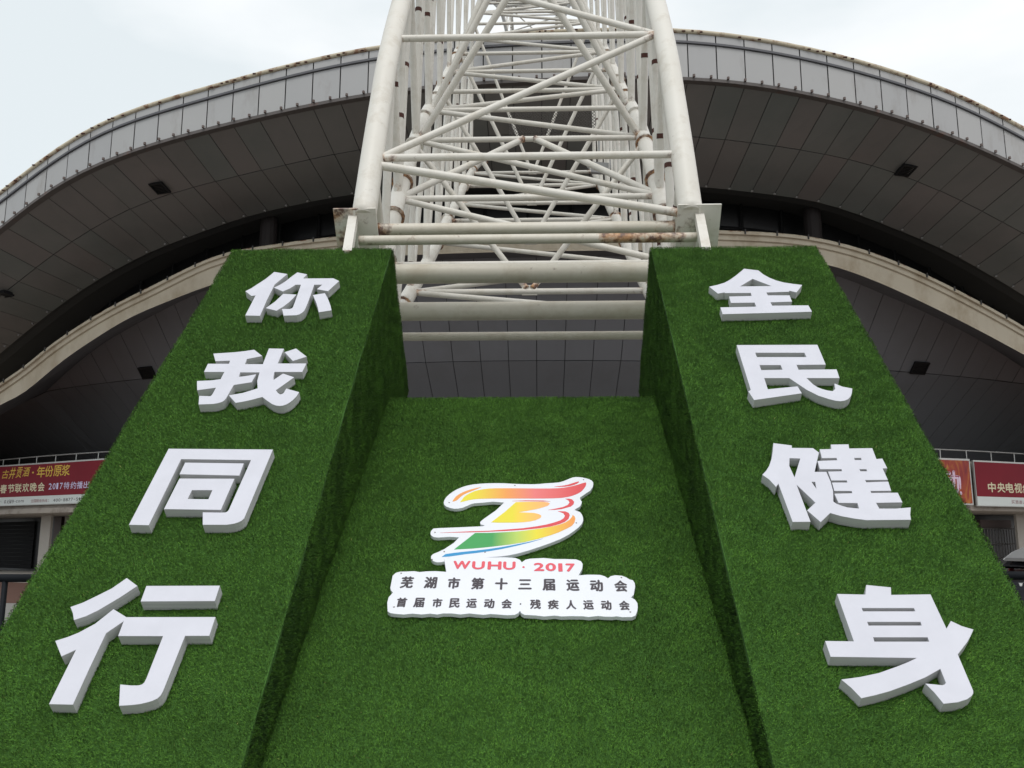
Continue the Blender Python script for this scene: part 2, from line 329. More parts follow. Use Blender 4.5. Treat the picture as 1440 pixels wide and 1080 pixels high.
# recess behind the roof edge: glazing, mullions, columns
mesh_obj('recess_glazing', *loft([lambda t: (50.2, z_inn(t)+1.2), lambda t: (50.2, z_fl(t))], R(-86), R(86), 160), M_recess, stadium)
mesh_obj('recess_ceiling', *loft([lambda t: (52.3, z_inn(t)+.06), lambda t: (50.2, z_inn(t)+.3)], R(-86), R(86), 160), M_dark, stadium)
for a in np.arange(-40, 40.1, 2.09):
    t = R(a); MB().add(tube([P3(t, 50.35, z_fl(t)), P3(t, 50.35, z_inn(t)+.5)], .06, 4)).build('mullion', M_frame, stadium)
mesh_obj('recess_transom', *tube([P3(R(a), 50.38, (z_ct(R(a))+z_inn(R(a)))/2+.2) for a in np.arange(-60, 60.1, 1)], .05, 4), M_frame, stadium)
for px in (378, 1143):
    t, p = cylhit(px, 320, 51.2)
    MB().add(tube([P3(t, 51.2, z_fl(t)-.1), P3(t, 51.2, z_inn(t)+.6)], .36, 14)).build('column', M_brown, stadium, smooth=False)
def bowl(s):
    """s in 0..3: bottom, lower kink, seam, top"""
    def c(t):
        zt = z_db(t); Z = [5.2, 7.9, min(9.36, zt-.06), zt]; kk = 1.0; Rr = [43.6*kk, (43.6*kk+48.6*(1+kk)/2)/2, 48.6*(1+kk)/2, 48.6*(1+kk)/2+max(zt-9.36, .05)*.8]
        Z[1] = (5.2+Z[2])/2
        i = min(int(s), 2); u = s-i; return (Rr[i]*(1-u)+Rr[i+1]*u, Z[i]*(1-u)+Z[i+1]*u)
    return c
# cream gutter band round the bowl
cb = stadium
mesh_obj('cream_band', *loft([lambda t: (50.1, z_fl(t)), lambda t: (53.0, z_ct(t)-.06), lambda t: (53.06, z_ct(t)), lambda t: (53.16, z_ct(t)), lambda t: (53.16, z_ct(t)-.1),
     lambda t: (53.05, z_ct(t)-.11), lambda t: (53.04, z_ct(t)-.30), lambda t: (52.96, z_ct(t)-.33), lambda t: (52.93, z_cb(t)+.04), lambda t: (52.97, z_cb(t)), lambda t: (52.97, z_cb(t)-.04)], R(-86), R(86), 260), M_cream, stadium)
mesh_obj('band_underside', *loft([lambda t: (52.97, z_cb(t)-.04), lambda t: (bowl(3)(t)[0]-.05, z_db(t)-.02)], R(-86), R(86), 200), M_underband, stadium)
mesh_obj('gutter_lip', *tube([P3(R(a), 53.12, z_ct(R(a))+.015) for a in np.arange(-80, 80.1, .8)], .035, 6), M_creamrust, stadium, smooth=True)
fx = MB()
for a in np.arange(-45, 45, 1.42):
    t = R(a); c = np.array(P3(t, 53.18, z_ct(t)+.02)); fx.add(tube([c-(0, 0, .1), c+(0, 0, .08)], .035, 5))
fx.build('gutter_clip', M_dark, stadium, kind='stuff')
# the leaning bowl, clad in sheets
z_b0 = lambda t: min(5.75, z_db(t)-.6)
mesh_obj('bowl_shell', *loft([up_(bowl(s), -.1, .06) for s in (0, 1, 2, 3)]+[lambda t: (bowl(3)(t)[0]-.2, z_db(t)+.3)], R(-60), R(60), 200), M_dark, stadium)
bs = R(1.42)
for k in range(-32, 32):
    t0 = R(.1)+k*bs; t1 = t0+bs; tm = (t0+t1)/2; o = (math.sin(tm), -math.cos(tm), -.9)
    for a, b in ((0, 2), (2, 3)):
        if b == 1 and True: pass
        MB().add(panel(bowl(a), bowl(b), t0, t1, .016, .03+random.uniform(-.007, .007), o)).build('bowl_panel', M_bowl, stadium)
# vents let into soffit and bowl
def vent(px, py, ca, cb, rm, w, h, name='vent'):
    t, p = cylhit(px, py, rm)
    A = np.array(P3(t, *ca(t))); B = np.array(P3(t, *cb(t)))
    # walk the a-b line until it projects to py
    best = None
    for u in np.linspace(0, 1, 101):
        for dt in np.linspace(-R(4), R(4), 81):
            q = np.array(P3(t+dt, *ca(t+dt)))*(1-u)+np.array(P3(t+dt, *cb(t+dt)))*u; d = q-CAM
            e = (720+F*(d@r_)/(d@f_)-px)**2+(540-F*(d@u_)/(d@f_)-py)**2
            if best is None or e < best[0]: best = (e, q, t+dt, u)
    q, t, u = best[1], best[2], best[3]
    ax = np.array([math.cos(t), math.sin(t), 0]); d = np.array(P3(t, *cb(t)))-np.array(P3(t, *ca(t))); d /= np.linalg.norm(d)
    n = np.cross(ax, d); n = -n if n[2] > 0 else n
    fr = MB(); W = w/2; H = h/2
    def bx(a0, a1, b0, b1, n0, n1):
        return hexa([q+ax*a+d*b+n*n0 for a, b in ((a0, b0), (a1, b0), (a1, b1), (a0, b1))]+[q+ax*a+d*b+n*n1 for a, b in ((a0, b0), (a1, b0), (a1, b1), (a0, b1))])
    fr.add(bx(-W, W, -H, -H+.07, .05, .13)).add(bx(-W, W, H-.07, H, .05, .13)).add(bx(-W, -W+.07, -H+.07, H-.07, .05, .13)).add(bx(W-.07, W, -H+.07, H-.07, .05, .13))
    fr.add(bx(-W+.05, W-.05, -H+.05, H-.05, -.03, .07)); f = fr.build(name, M_frame, stadium)
    for i in range(6):
        b = -H+.07+(i+.5)*(h-.14)/6; MB().add(bx(-W+.07, W-.07, b-.03, b+.02, .072, .1)).build('louvre', M_frame, f)
vent(225, 263, lambda t: (56.9, z_fb(t)), c_mid, 56, .62, .62); vent(1273, 237, lambda t: (56.9, z_fb(t)), c_mid, 56, .62, .62); vent(2, 405, c_mid, c_inn, 54, .7, .5)
vent(208, 523, bowl(2), bowl(3), 50, .85, .62); vent(1291, 516, bowl(2), bowl(3), 50, .85, .62)
# gallery slab and its ground floor
mesh_obj('gallery_slab', *loft([lambda t: (42, 5.2), lambda t: (49.9, 5.2), lambda t: (49.9, 3.3), lambda t: (50.0, 3.28), lambda t: (50.0, 3.04), lambda t: (49.7, 3.0), lambda t: (45, 3.0)], R(-86), R(86), 200), M_slab, stadium)
mesh_obj('inner_core', *loft([lambda t: (bowl(0)(t)[0]-.3, 5.0), lambda t: (bowl(0)(t)[0]-.2, 5.4)], R(-86), R(86), 120), M_dark, stadium)
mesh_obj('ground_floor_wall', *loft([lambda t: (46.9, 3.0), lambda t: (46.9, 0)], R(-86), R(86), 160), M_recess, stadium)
mesh_obj('plinth', *loft([lambda t: (46.9, .18), lambda t: (52.9, .18), lambda t: (52.9, 0)], R(-86), R(86), 160), M_stone, stadium)
def wall_block(tc, w, rad, z0, z1, dep, m, name='column'):
    hw = w/2/rad; c = np.array(P3(tc, rad, 0)); ax = np.array([math.cos(tc), math.sin(tc), 0]); o = np.array(outv(tc))
    P = [c-ax*w/2+o*dep/2, c+ax*w/2+o*dep/2, c+ax*w/2-o*dep/2, c-ax*w/2-o*dep/2]
    return MB().add(hexa([p+(0, 0, z0) for p in P]+[p+(0, 0, z1) for p in P])).build(name, m, stadium)
tl, _ = cylhit(61, 760, 48.4); tr, _ = cylhit(1445, 760, 48.4)
for i in range(-7, 8):
    if i == 0: continue
    wall_block(tl+R(7.5)*i, .8, 48.3, .18, 3.0, .6, M_stone)
wall_block(tl, .86, 48.3, .18, 3.0, .12, M_stone); wall_block(tr, 1.25, 48.3, .18, 3.0, .12, M_stone)
td, _ = cylhit(79, 760, 47.2); wall_block(td, .62, 47.1, .18, 2.98, .2, mat('door_brown', (.06, .035, .03), .5), 'door')
tw, _ = cylhit(100, 760, 47.2); wall_block(tw, 1.1, 47.15, .18, 2.99, .3, M_stone, 'wall_pier')
# roller shutter slats left, barred window right
sh0, _ = cylhit(-60, 760, 47); sh1, _ = cylhit(47, 760, 47)
for k in range(12):
    z0 = .3+k*.21; V, Fc = loft([lambda t: (46.98, z0), lambda t: (47.0, z0+.02), lambda t: (47.0, z0+.19), lambda t: (46.98, z0+.2)], sh0, sh1, 4)
    mesh_obj('shutter_slat', V, Fc, mat('shutter_dark', (.010, .010, .011), .7, spec=.1) if k == 0 else bpy.data.materials['shutter_dark'], stadium)
w0, _ = cylhit(1375, 760, 47); w1, _ = cylhit(1424, 760, 47)
for k in range(14):
    t = w0+(w1-w0)*k/13; MB().add(tube([P3(t, 47.25, .9), P3(t, 47.25, 2.35)], .022, 5)).build('window_bar', mat('bar_grey', (.16, .15, .15), .5) if k == 0 else bpy.data.materials['bar_grey'], stadium)
for z in (.95, 1.6, 2.33): mesh_obj('window_transom', *tube([P3(w0+(w1-w0)*i/4, 47.27, z) for i in range(5)], .03, 4), bpy.data.materials['bar_grey'], stadium)
wall_block((w0+w1)/2, 2.3, 47.0, 2.38, 2.75, .2, mat('lintel_brown', (.12, .09, .085), .7), 'lintel')

# gallery railing
rail = empty('gallery_railing', P3(0, 50, 5.2), 'thin pale metal railing along the gallery above the red banners', 'railing')
for zz, rr in ((5.70, .028),):
    mesh_obj('top_rail', *tube([P3(R(a), 49.85, zz+(.07 if a < 0 else -.02)*min(1, abs(a)/15)) for a in np.arange(-70, 70.1, 1)], rr, 6), M_rail, rail)
for a in np.arange(-60, 60.1, 1.72):
    t = R(a); MB().add(tube([P3(t, 49.85, 5.2), P3(t, 49.85, 5.72+(.05 if a < 0 else -.03))], .022, 5)).build('baluster', M_rail, rail)

# ------------------------------------------------------------------ flat lettering helper
def glyph_mesh(ch, bold=0.0, shear=0.0):
    cu = bpy.data.curves.new('t', 'FONT'); cu.body = ch; cu.size = 1; cu.offset = bold; cu.shear = shear; cu.resolution_u = 3
    o = bpy.data.objects.new('t', cu); COL.objects.link(o)
    dg = bpy.context.evaluated_depsgraph_get(); me = bpy.data.meshes.new_from_object(o.evaluated_get(dg))
    V = np.array([v.co[:2] for v in me.vertices]); Fc = [tuple(p.vertices) for p in me.polygons]
    COL.objects.unlink(o); bpy.data.objects.remove(o); bpy.data.curves.remove(cu); bpy.data.meshes.remove(me)
    return V, Fc
GC = {}
def letters(name, items, m, parent, org, ax, up, nrm, lift, bold=0.0, shear=0.0, italic=0.0, layer=.002):
    """items: (char, u, v, width, height) centre and size in the board's own axes; one print mesh"""
    org, ax, up, nrm = map(np.array, (org, ax, up, nrm)); res = []
    for ch, u, v, w, h in items:
        if (ch, shear) not in GC: GC[(ch, shear)] = glyph_mesh(ch, 0, shear)
        V, Fc = GC[(ch, shear)]
        if len(V) == 0: continue
        lo, hi = V.min(0), V.max(0); s = hi-lo; s[s == 0] = 1; mb = MB()
        e = min(bold*h*.8, w*.09); sh = [(-1, 0), (1, 0), (0, 1), (0, -1)] if bold else [(0, 0)]      # heavier stroke: offset layers of ink
        Q = (V-(lo+hi)/2)/s*np.array([w-2*e, h-2*e])
        for q_, (dx, dy) in enumerate(sh):
            mb.add(([org+ax*(u+q[0]+dx*e+q[1]*italic)+up*(v+q[1]+dy*e)+nrm*(lift+q_*layer) for q in Q], Fc))
        res.append(mb.build(name, m, parent))
    return res
def quadbox(org, ax, up, nrm, u0, u1, v0, v1, n0, n1):
    org, ax, up, nrm = map(np.array, (org, ax, up, nrm))
    P = [org+ax*u+up*v for u, v in ((u0, v0), (u1, v0), (u1, v1), (u0, v1))]
    return hexa([p+nrm*n0 for p in P]+[p+nrm*n1 for p in P])

# ------------------------------------------------------------------ banners on the gallery front
def banner(px0, px1, z0, z1, label, u_ext):
    _, A = cylhit(px0, 680, 50.25); _, B = cylhit(px1, 680, 50.25)
    A[2] = B[2] = 0; ax = (B-A)/np.linalg.norm(B-A); nrm = np.array([ax[1], -ax[0], 0.]); up = np.array([0, 0, 1.])
    org = A+up*z0; Lb = np.linalg.norm(B-A); c = org+ax*Lb/2
    e = empty('banner_board', c, label, 'banner')
    def uv(x, y):
        p = hit(x, y, nrm, nrm@(A+nrm*.05)); return (p-org)@ax, (p-org)@up
    return e, org, ax, up, nrm, uv, Lb
# left board
e, org, ax, up, nrm, uv, Lb = banner(0, 147, 3.42, 5.48, 'long dark red banner with yellow and cream characters on the left gallery', 0)
H = 2.0; U0, U1 = -6.0, Lb+1.2
MB().add(quadbox(org, ax, up, nrm, U0, U1, 0, H, -.06, .02)).build('backing_panel', M_rail, e)
MB().add(quadbox(org, ax, up, nrm, U0+.03, U1-.03, .42, H-.07, .02, .04)).build('red_field', M_boardred, e)
MB().add(quadbox(org, ax, up, nrm, U0+.03, U1-.03, .03, .42, .02, .036)).build('white_strip', M_boardwhite, e)
def row(chars, xs, ys, wpx, hpx, uv):
    out = []
    for i, ch in enumerate(chars):
        x, y = xs[i], ys[i]; u, v = uv(x, y); u1, _ = uv(x+wpx[i]/2, y); _, v1 = uv(x, y-hpx[i]/2); out.append((ch, u, v, 2*abs(u1-u), 2*abs(v1-v)))
    return out
n4 = [4.6+9*i for i in range(4)]
letters('lettering', row('古井贡酒', [7.5, 17.5, 27, 37], [667, 665.5, 664.5, 663.5], [9, 8, 7.5, 9], [12, 16, 15, 13], uv), M_yellow, e, org, ax, up, nrm, .043, .012, italic=.25)
letters('lettering', row('·', [46.3], [664.5], [2.6], [2.6], uv), M_yellow, e, org, ax, up, nrm, .043, .02)
letters('lettering', row('年份原浆', [57.5, 69, 81, 92.5], [663.5, 662.5, 662, 661.2], [11.5]*4, [15.5, 15.5, 15.5, 15.5], uv), M_yellow, e, org, ax, up, nrm, .043, .018)
letters('lettering', row('春节联欢晚会', [4.8, 15.5, 25.5, 36, 46.8, 57.8], [687.6, 687, 686.4, 685.6, 685, 684.6], [9.4]*6, [12.5]*6, uv), M_pcream, e, org, ax, up, nrm, .043, .03)
letters('lettering', row('2017特约播出', [70.5, 76, 80.5, 86, 93.5, 103, 112.2, 121.5], [684, 683.8, 683.5, 683.3, 682.8, 682.4, 682, 681.6], [4.4, 4, 2.6, 4, 8, 8, 8, 8], [8.6, 8.6, 8.6, 8.6, 10, 10, 10, 10], uv), M_plil, e, org, ax, up, nrm, .043, .015)
s = 'www.gj519.com'; xs = [-7.5, -4.5, -1.5, 1.3, 6.8, 10, 12.7, 15, 17.8, 20.5, 23.2, 26.5, 31]
letters('lettering', row(s, xs, [705.8-.03*x for x in xs], [2.6, 2.6, 2.6, .8, 2.6, 1.4, 2.6, 1.2, 2.6, .8, 2.4, 2.6, 4], [3, 3, 3, .8, 4.6, 5, 5, 5, 5, .8, 3.2, 3.2, 3.2], uv), M_ink, e, org, ax, up, nrm, .04)
s = '全国服务热线：'; xs = [44.8, 48.7, 52.6, 56.5, 60.4, 64.3, 67.8]
letters('lettering', row(s, xs, [704.6-.03*(x-40) for x in xs], [3.6]*6+[.9], [4.4]*6+[3], uv), M_pmaroon, e, org, ax, up, nrm, .04)
s = '400-8877-519'; xs = [76, 79.6, 83.2, 86.3, 90, 93.6, 97.2, 100.8, 104.4, 108, 111.6, 115]
letters('lettering', row(s, xs, [703.5-.05*(x-75) for x in xs], [2.8, 2.8, 2.8, 2, 2.8, 2.8, 2.8, 2.8, 2, 2.8, 1.3, 2.8], [4.4, 4.4, 4.4, .7, 4.4, 4.4, 4.4, 4.4, .7, 4.4, 4.4, 4.4], uv), M_ink, e, org, ax, up, nrm, .04)
# right boards
e, org, ax, up, nrm, uv, Lb = banner(1371, 1440, 3.22, 5.28, 'dark red banner with cream characters on the right gallery', 0)
MB().add(quadbox(org, ax, up, nrm, 0, Lb+7, 0, H, -.06, .02)).build('backing_panel', M_rail, e)
MB().add(quadbox(org, ax, up, nrm, .04, Lb+6.97, .42, H-.07, .02, .04)).build('red_field', M_boardred, e)
MB().add(quadbox(org, ax, up, nrm, .04, Lb+6.97, .03, .42, .02, .036)).build('white_strip', M_boardwhite, e)
letters('lettering', row('中央电视台', [1395, 1408, 1420, 1432, 1443.5], [685.2, 685.6, 686, 686.4, 686.8], [11]*5, [14]*5, uv), M_pcream, e, org, ax, up, nrm, .043, .03)
letters('lettering', row('买酒请认准', [1425, 1430.2, 1435.4, 1440.6, 1445.8], [705.8, 706, 706.2, 706.4, 706.6], [4.6]*5, [5]*5, uv), M_pmaroon, e, org, ax, up, nrm, .04)
def flame_mat():
    m, nt, p = newmat('orange_flame_print'); N = nt.nodes.new; K = nt.links.new
    tc = N('ShaderNodeTexCoord'); mp = N('ShaderNodeMapping'); mp.inputs['Scale'].default_value = (1.5, 1.5, .5); mp.inputs['Rotation'].default_value = (0, .5, 0); K(tc.outputs['Object'], mp.inputs[0])
    n = N('ShaderNodeTexNoise'); n.inputs['Scale'].default_value = 1.3; n.inputs['Detail'].default_value = 2; n.inputs['Distortion'].default_value = 1.5; K(mp.outputs[0], n.inputs['Vector'])
    r = N('ShaderNodeValToRGB'); e = r.color_ramp.elements; e[0].position = .3; e[0].color = (.08, .008, .014, 1); e[1].position = .68; e[1].color = (.45, .17, .02, 1)
    a = e.new(.45); a.color = (.26, .014, .012, 1); b = e.new(.56); b.color = (.34, .045, .01, 1); K(n.outputs['Fac'], r.inputs[0]); K(r.outputs[0], p.inputs['Base Color']); p.inputs['Roughness'].default_value = .5
    return m
e, org, ax, up, nrm, uv, Lb = banner(1300, 1366, 3.26, 5.3, 'orange flame patterned board with pink outlined characters beside the right banner', 0)
MB().add(quadbox(org, ax, up, nrm, -1, Lb, 0, 2.0, -.06, .02)).build('backing_panel', M_rail, e)
MB().add(quadbox(org, ax, up, nrm, -.95, Lb-.07, .07, 1.92, .02, .04)).build('flame_field', flame_mat(), e)
M_pink = mat('print_pink', (.72, .55, .68), .5); M_mag = mat('print_magenta', (.42, .02, .1), .5)
it = row('动!', [1338, 1350.5], [677.5, 682.5], [23, 3.6], [33, 27], uv)
letters('lettering', it, M_pink, e, org, ax, up, nrm, .043, .045); letters('lettering', it, M_mag, e, org, ax, up, nrm, .047, .0)

# ------------------------------------------------------------------ steel arch truss
W = 1.88; XL, XR = -W-.12, W-.12
truss = empty('arch_truss', (-.12, 10, 0), 'white painted tubular steel arch truss with rust stains rising over the stadium roof', 'truss')
def smooth_curve(P, n):
    P = np.array(P, float); d = np.r_[0, np.cumsum(np.linalg.norm(np.diff(P, axis=0), axis=1))]
    # Catmull-Rom
    out = []
    for i in range(len(P)-1):
        p0 = P[max(i-1, 0)]; p1 = P[i]; p2 = P[i+1]; p3 = P[min(i+2, len(P)-1)]
        for k in range(n):
            t = k/n; out.append(.5*((2*p1)+(-p0+p2)*t+(2*p0-5*p1+4*p2-p3)*t*t+(-p0+3*p1-3*p2+p3)*t**3))
    out.append(P[-1]); return np.array(out)
OC = smooth_curve([(9.72, 5.3), (10.13, 6.25), (10.55, 7.15), (11.0, 8.05), (11.95, 9.5), (13.6, 11.7), (15.6, 14.0), (18.2, 16.7), (22, 20.2), (27, 24.2), (33, 28.6), (40, 33), (50, 38.5), (62, 43), (75, 46), (90, 47)], 6)
IC = smooth_curve([(10.7, 4.5), (11.4, 5.65), (12.1, 6.5), (13.3, 7.75), (14.7, 9.05), (16.6, 10.5), (18.4, 11.95), (22.5, 15.3), (27, 18.9), (33, 23.5), (40, 28), (50, 33.6), (62, 38.5), (75, 41.5), (90, 42.5)], 6)
TC = smooth_curve([(11.6, 4.5), (13.4, 5.45), (16.1, 7.0), (18.5, 8.5), (21, 10.0), (23.4, 11.5), (28, 14.1), (35, 17.5)], 6)
def zc(c, y): return float(np.interp(y, c[:, 0], c[:, 1]))
def steel(name, pts, r, m=None, seg=12, ends=True, mid=0, parent=None, rfun=None):
    """tube as a part of the truss; 'rust' attribute rises at welded ends"""
    pts = [np.array(p, float) for p in pts]
    if rfun is not None:
        a, b = pts; us = np.linspace(0, 1, 41); pts = [a+(b-a)*u for u in us]; ru = [rfun(u) for u in us]
    elif len(pts) == 2:
        a, b = pts; ln = np.linalg.norm(b-a); us = [0, min(.035/ln, .03), min(.3/ln, .2), .35, .5, .65, 1-min(.3/ln, .2), 1-min(.035/ln, .03), 1]; r = [r*1.22, r]+[r]*5+[r, r*1.22]
        pts = [a+(b-a)*u for u in us]; ru = [1, .85, .12, mid, mid, mid, .12, .85, 1] if ends else [mid]*9
        sc = random.choice([.5, .8, 1.1, 1.3]); sc2 = random.choice([.5, .8, 1.1, 1.3]); ru = [x*(sc if i < 4 else sc2) if i not in (3, 4, 5) else x for i, x in enumerate(ru)]
    else: ru = [random.uniform(0, .35) if random.random() < .3 else .05 for _ in pts]
    V, Fc = tube(pts, r, seg)
    o = mesh_obj(name, V, Fc, m or M_steel, parent or truss, smooth=True)
    at = o.data.attributes.new('rust', 'FLOAT', 'POINT'); at.data.foreach_set('value', np.repeat(ru, seg).astype(np.float32))
    for p in o.data.polygons[-2:]: p.use_smooth = False
    return o
for X in (XL, XR):
    steel('chord', [(X, y, z) for y, z in OC], .142, seg=20)
    steel('chord', [(X, y, z) for y, z in IC], .122, seg=16)
    steel('chord', [(X, y, z) for y, z in TC], .115, seg=16)
    for c, r in ((IC, .122), (TC, .115)):      # weld collars
        for i in range(4, 40, 5):
            if i < len(c)-1:
                y, z = c[i]; d = c[i+1]-c[i]; d = d/np.linalg.norm(d); steel('weld_collar', [(X, y, z), (X, y+d[0]*.05, z+d[1]*.05)], r*1.09, seg=14)
# nodes
On = [10.12, 11.3, 12.75, 14.4, 16.2, 18.2, 20.4, 22.8, 25.4, 28.2, 31.4, 35, 39, 44, 50, 57, 65, 74, 84]
In = [11.1, 12.1, 13.75, 15.3, 17.0, 18.8, 20.8, 23.0, 25.5, 28.2, 31.2, 34.6, 38.4, 43, 49, 56, 64, 73, 83]
Oz = [zc(OC, y) for y in On]; Iz = [zc(IC, y) for y in In]
Tn = [12.1, 13.5, 15.3, 17.0, 18.8, 20.8, 23.0, 25.5]; Tz = [zc(TC, y) for y in Tn]
bands = []
def web(a, b, r, name='web_tube'):
    o = steel(name, [a, b], r)
    if random.random() < .8:
        u = random.uniform(.15, .75); bands.append((np.array(a)*(1-u)+np.array(b)*u, np.array(b)-np.array(a), r))
    return o
for X in (XL, XR):
    for k in range(len(On)):
        r = .058 if k < 4 else .05
        if k < len(In): web((X, On[k], Oz[k]), (X, In[k], Iz[k]), r)
        if k+1 < len(On): web((X, In[k], Iz[k]), (X, On[k+1], Oz[k+1]), r)
        # straight verticals in the near bays
        if 1 <= k < 5:
            ym = (In[k]+In[k+1])/2 if False else In[k]
            web((X, ym, zc(IC, ym)), (X, ym, zc(OC, ym)), .055)
    for k in range(len(Tn)):
        yi = Tn[k]; web((X, yi, Tz[k]), (X, yi, zc(IC, yi)), .055)
        if k+1 < len(Tn): web((X, yi, Tz[k]), (X, Tn[k+1], zc(IC, Tn[k+1])), .05)
for c, d, r in bands:
    d = d/np.linalg.norm(d); V, Fc = tube([c, c+d*.07], r*1.07, 10); mesh_obj('clamp', V, Fc, M_band, truss)
LP = lambda n, z, k, dx=0: (XL+dx, n[k], z[k]); RP = lambda n, z, k, dx=0: (XR-dx, n[k], z[k])
for k in range(len(On)):                          # lateral bracing in the outer plane
    steel('crossbar', [LP(On, Oz, k, .1), RP(On, Oz, k, .1)], .047 if k < 4 else .06)
    if k+1 < len(On):
        a, b = (LP(On, Oz, k, .1), RP(On, Oz, k+1, .1)) if k % 2 == 0 else (RP(On, Oz, k, .1), LP(On, Oz, k+1, .1))
        steel('diagonal', [a, b], .046 if k < 4 else .055)
steel('diagonal', [(XL+.1, On[0]-.05, Oz[0]-.12), (XR-.1, 9.85, 5.38)], .052)
for k in range(len(In)):                          # inner plane
    steel('crossbar', [LP(In, Iz, k, .08), RP(In, Iz, k, .08)], .046)
    if k+1 < len(In):
        m = (XL+XR)/2
        if k == 1:
            steel('diagonal', [LP(In, Iz, 1), (m-.1, In[2], Iz[2])], .05); steel('diagonal', [RP(In, Iz, 1), (m+.1, In[2], Iz[2])], .05)
        a, b = (LP(In, Iz, k), RP(In, Iz, k+1)) if k % 2 else (RP(In, Iz, k), LP(In, Iz, k+1))
        if k != 1: steel('diagonal', [a, b], .046)
steel('diagonal', [LP(In, Iz, 2), RP(In, Iz, 1)], .046)
for k in range(len(Tn)):                          # lower plane and the V braces of each section
    steel('crossbar', [LP(Tn, Tz, k, .08), RP(Tn, Tz, k, .08)], .05)
    if k+1 < len(Tn):
        a, b = (LP(Tn, Tz, k), RP(Tn, Tz, k+1)) if k % 2 else (RP(Tn, Tz, k), LP(Tn, Tz, k+1)); steel('diagonal', [a, b], .045)
    if k in (1, 3, 5, 7):
        m = (XL+XR)/2; zi = zc(IC, Tn[k])
        steel('brace', [(XL+.05, Tn[k], zi), (m-.05, Tn[k], Tz[k]+.05)], .048); steel('brace', [(XR-.05, Tn[k], zi), (m+.05, Tn[k], Tz[k]+.05)], .048)
        MB().add(box(m-.12, m+.12, Tn[k]-.02, Tn[k]+.02, Tz[k]-.06, Tz[k]+.1)).build('gusset', M_steel, truss)
for k in range(2, 13):                            # inverted V braces up to the outer plane
    m = (XL+XR)/2
    steel('brace', [LP(In, Iz, k, .05), (m-.05, On[k], Oz[k])], .058 if k < 6 else .05); steel('brace', [RP(In, Iz, k, .05), (m+.05, On[k], Oz[k])], .058 if k < 6 else .05)
# heavy cross tubes between the legs
def bar_at(px0, py0, px1, py1, y, r, m=None, name='cross_tube', rust=0, ext=None, rfun=None):
    a = hit(px0, py0, (0, 1, 0), y); b = hit(px1, py1, (0, 1, 0), y); d = (b-a)/(b[0]-a[0])
    if ext: a, b = a+d*(ext[0]-a[0]), a+d*(ext[1]-a[0])
    z = (a[2]+b[2])/2; a[2] = b[2] = z
    return steel(name, [a, b], r, m, seg=24, mid=rust, rfun=rfun)
bar_at(532, 327, 948, 315, 9.95, .072, M_old, rust=.05); bar_at(505, 341, 979, 331, 9.55, .055, M_old, rfun=lambda u: .25+1.0*math.exp(-((u-.8)/.09)**2)+.7*math.exp(-((u-.93)/.04)**2)+.5*math.exp(-(u/.03)**2))
bar_at(556, 387, 915, 381, 10.5, .122, M_old, rust=.12, ext=(XL, XR)); bar_at(562, 440, 912, 434, 10.9, .118, M_old, rust=.12, ext=(XL, XR)); bar_at(565, 476, 910, 469, 11.2, .055, M_old, rust=.12, ext=(XL, XR))
# legs down to the footings
for X in (XL, XR):
    steel('leg', [(X, 10.9, 5.0), (X, 10.9, .3)], .14, seg=20); steel('leg', [(X, 9.95, 4.6), (X, 11.3, 2.0)], .1)
    MB().add(box(X-.5, X+.5, 10.4, 11.8, 0, .35)).build('footing', M_slab, truss)
# base flange plates with their struts
for X, (xa, xb) in ((XL, (468, 528)), (XR, (954, 1015))):
    yb = 9.6; a = hit(xa, 294 if X < 0 else 289, (0, 1, 0), yb); b = hit(xb, 293 if X < 0 else 286.5, (0, 1, 0), yb); z = (a[2]+b[2])/2
    d = np.array([0, math.sin(R(40)), -math.cos(R(40))])*.66; n = np.array([0, math.cos(R(40)), math.sin(R(40))])*.03
    P = [np.array([a[0], yb, z]), np.array([b[0], yb, z])]
    MB().add(hexa([P[0], P[1], P[1]+d, P[0]+d, P[0]+n, P[1]+n, P[1]+d+n, P[0]+d+n])).build('flange_plate', M_steel, truss); at = bpy.data.objects[[o.name for o in truss.children if o.name.startswith('flange_plate')][-1]].data.attributes.new('rust', 'FLOAT', 'POINT'); at.data.foreach_set('value', [.9, .4, .3, .6, .9, .4, .3, .6] if X < 0 else [.5, .2, .6, .7, .5, .2, .6, .7])
    xs = 496 if X < 0 else 984; xe = 488 if X < 0 else 994
    q0 = hit(xs, 302 if X < 0 else 300, (0, 1, 0), yb+.06); q1 = hit(xe, 352, (0, 1, 0), yb-.45)
    V, Fc = hexa([q1+(-.05, 0, 0), q1+(.05, 0, 0), q1+(.05, .1, 0), q1+(-.05, .1, 0), q0+(-.05, 0, 0), q0+(.05, 0, 0), q0+(.05, .1, 0), q0+(-.05, .1, 0)])
    dd = (q1-q0); V = [tuple(np.array(v)) for v in V]; mesh_obj('strut', V, Fc, M_steel, truss)
    q2 = q1+dd*1.0; steel('strut_leg', [q1+(0, .05, 0), q1+(0, .05, -3.5)], .05)
    s0 = P[0]*(.5)+P[1]*.5; MB().add(hexa([s0+(-.012, .02, -.01), s0+(.012, .02, -.01), s0+(.012, .42, -.5), s0+(-.012, .42, -.5), s0+(-.012, -.0, -.02), s0+(.012, -.0, -.02), s0+(.012, .36, -.53), s0+(-.012, .36, -.53)])).build('stiffener', M_steel, truss)
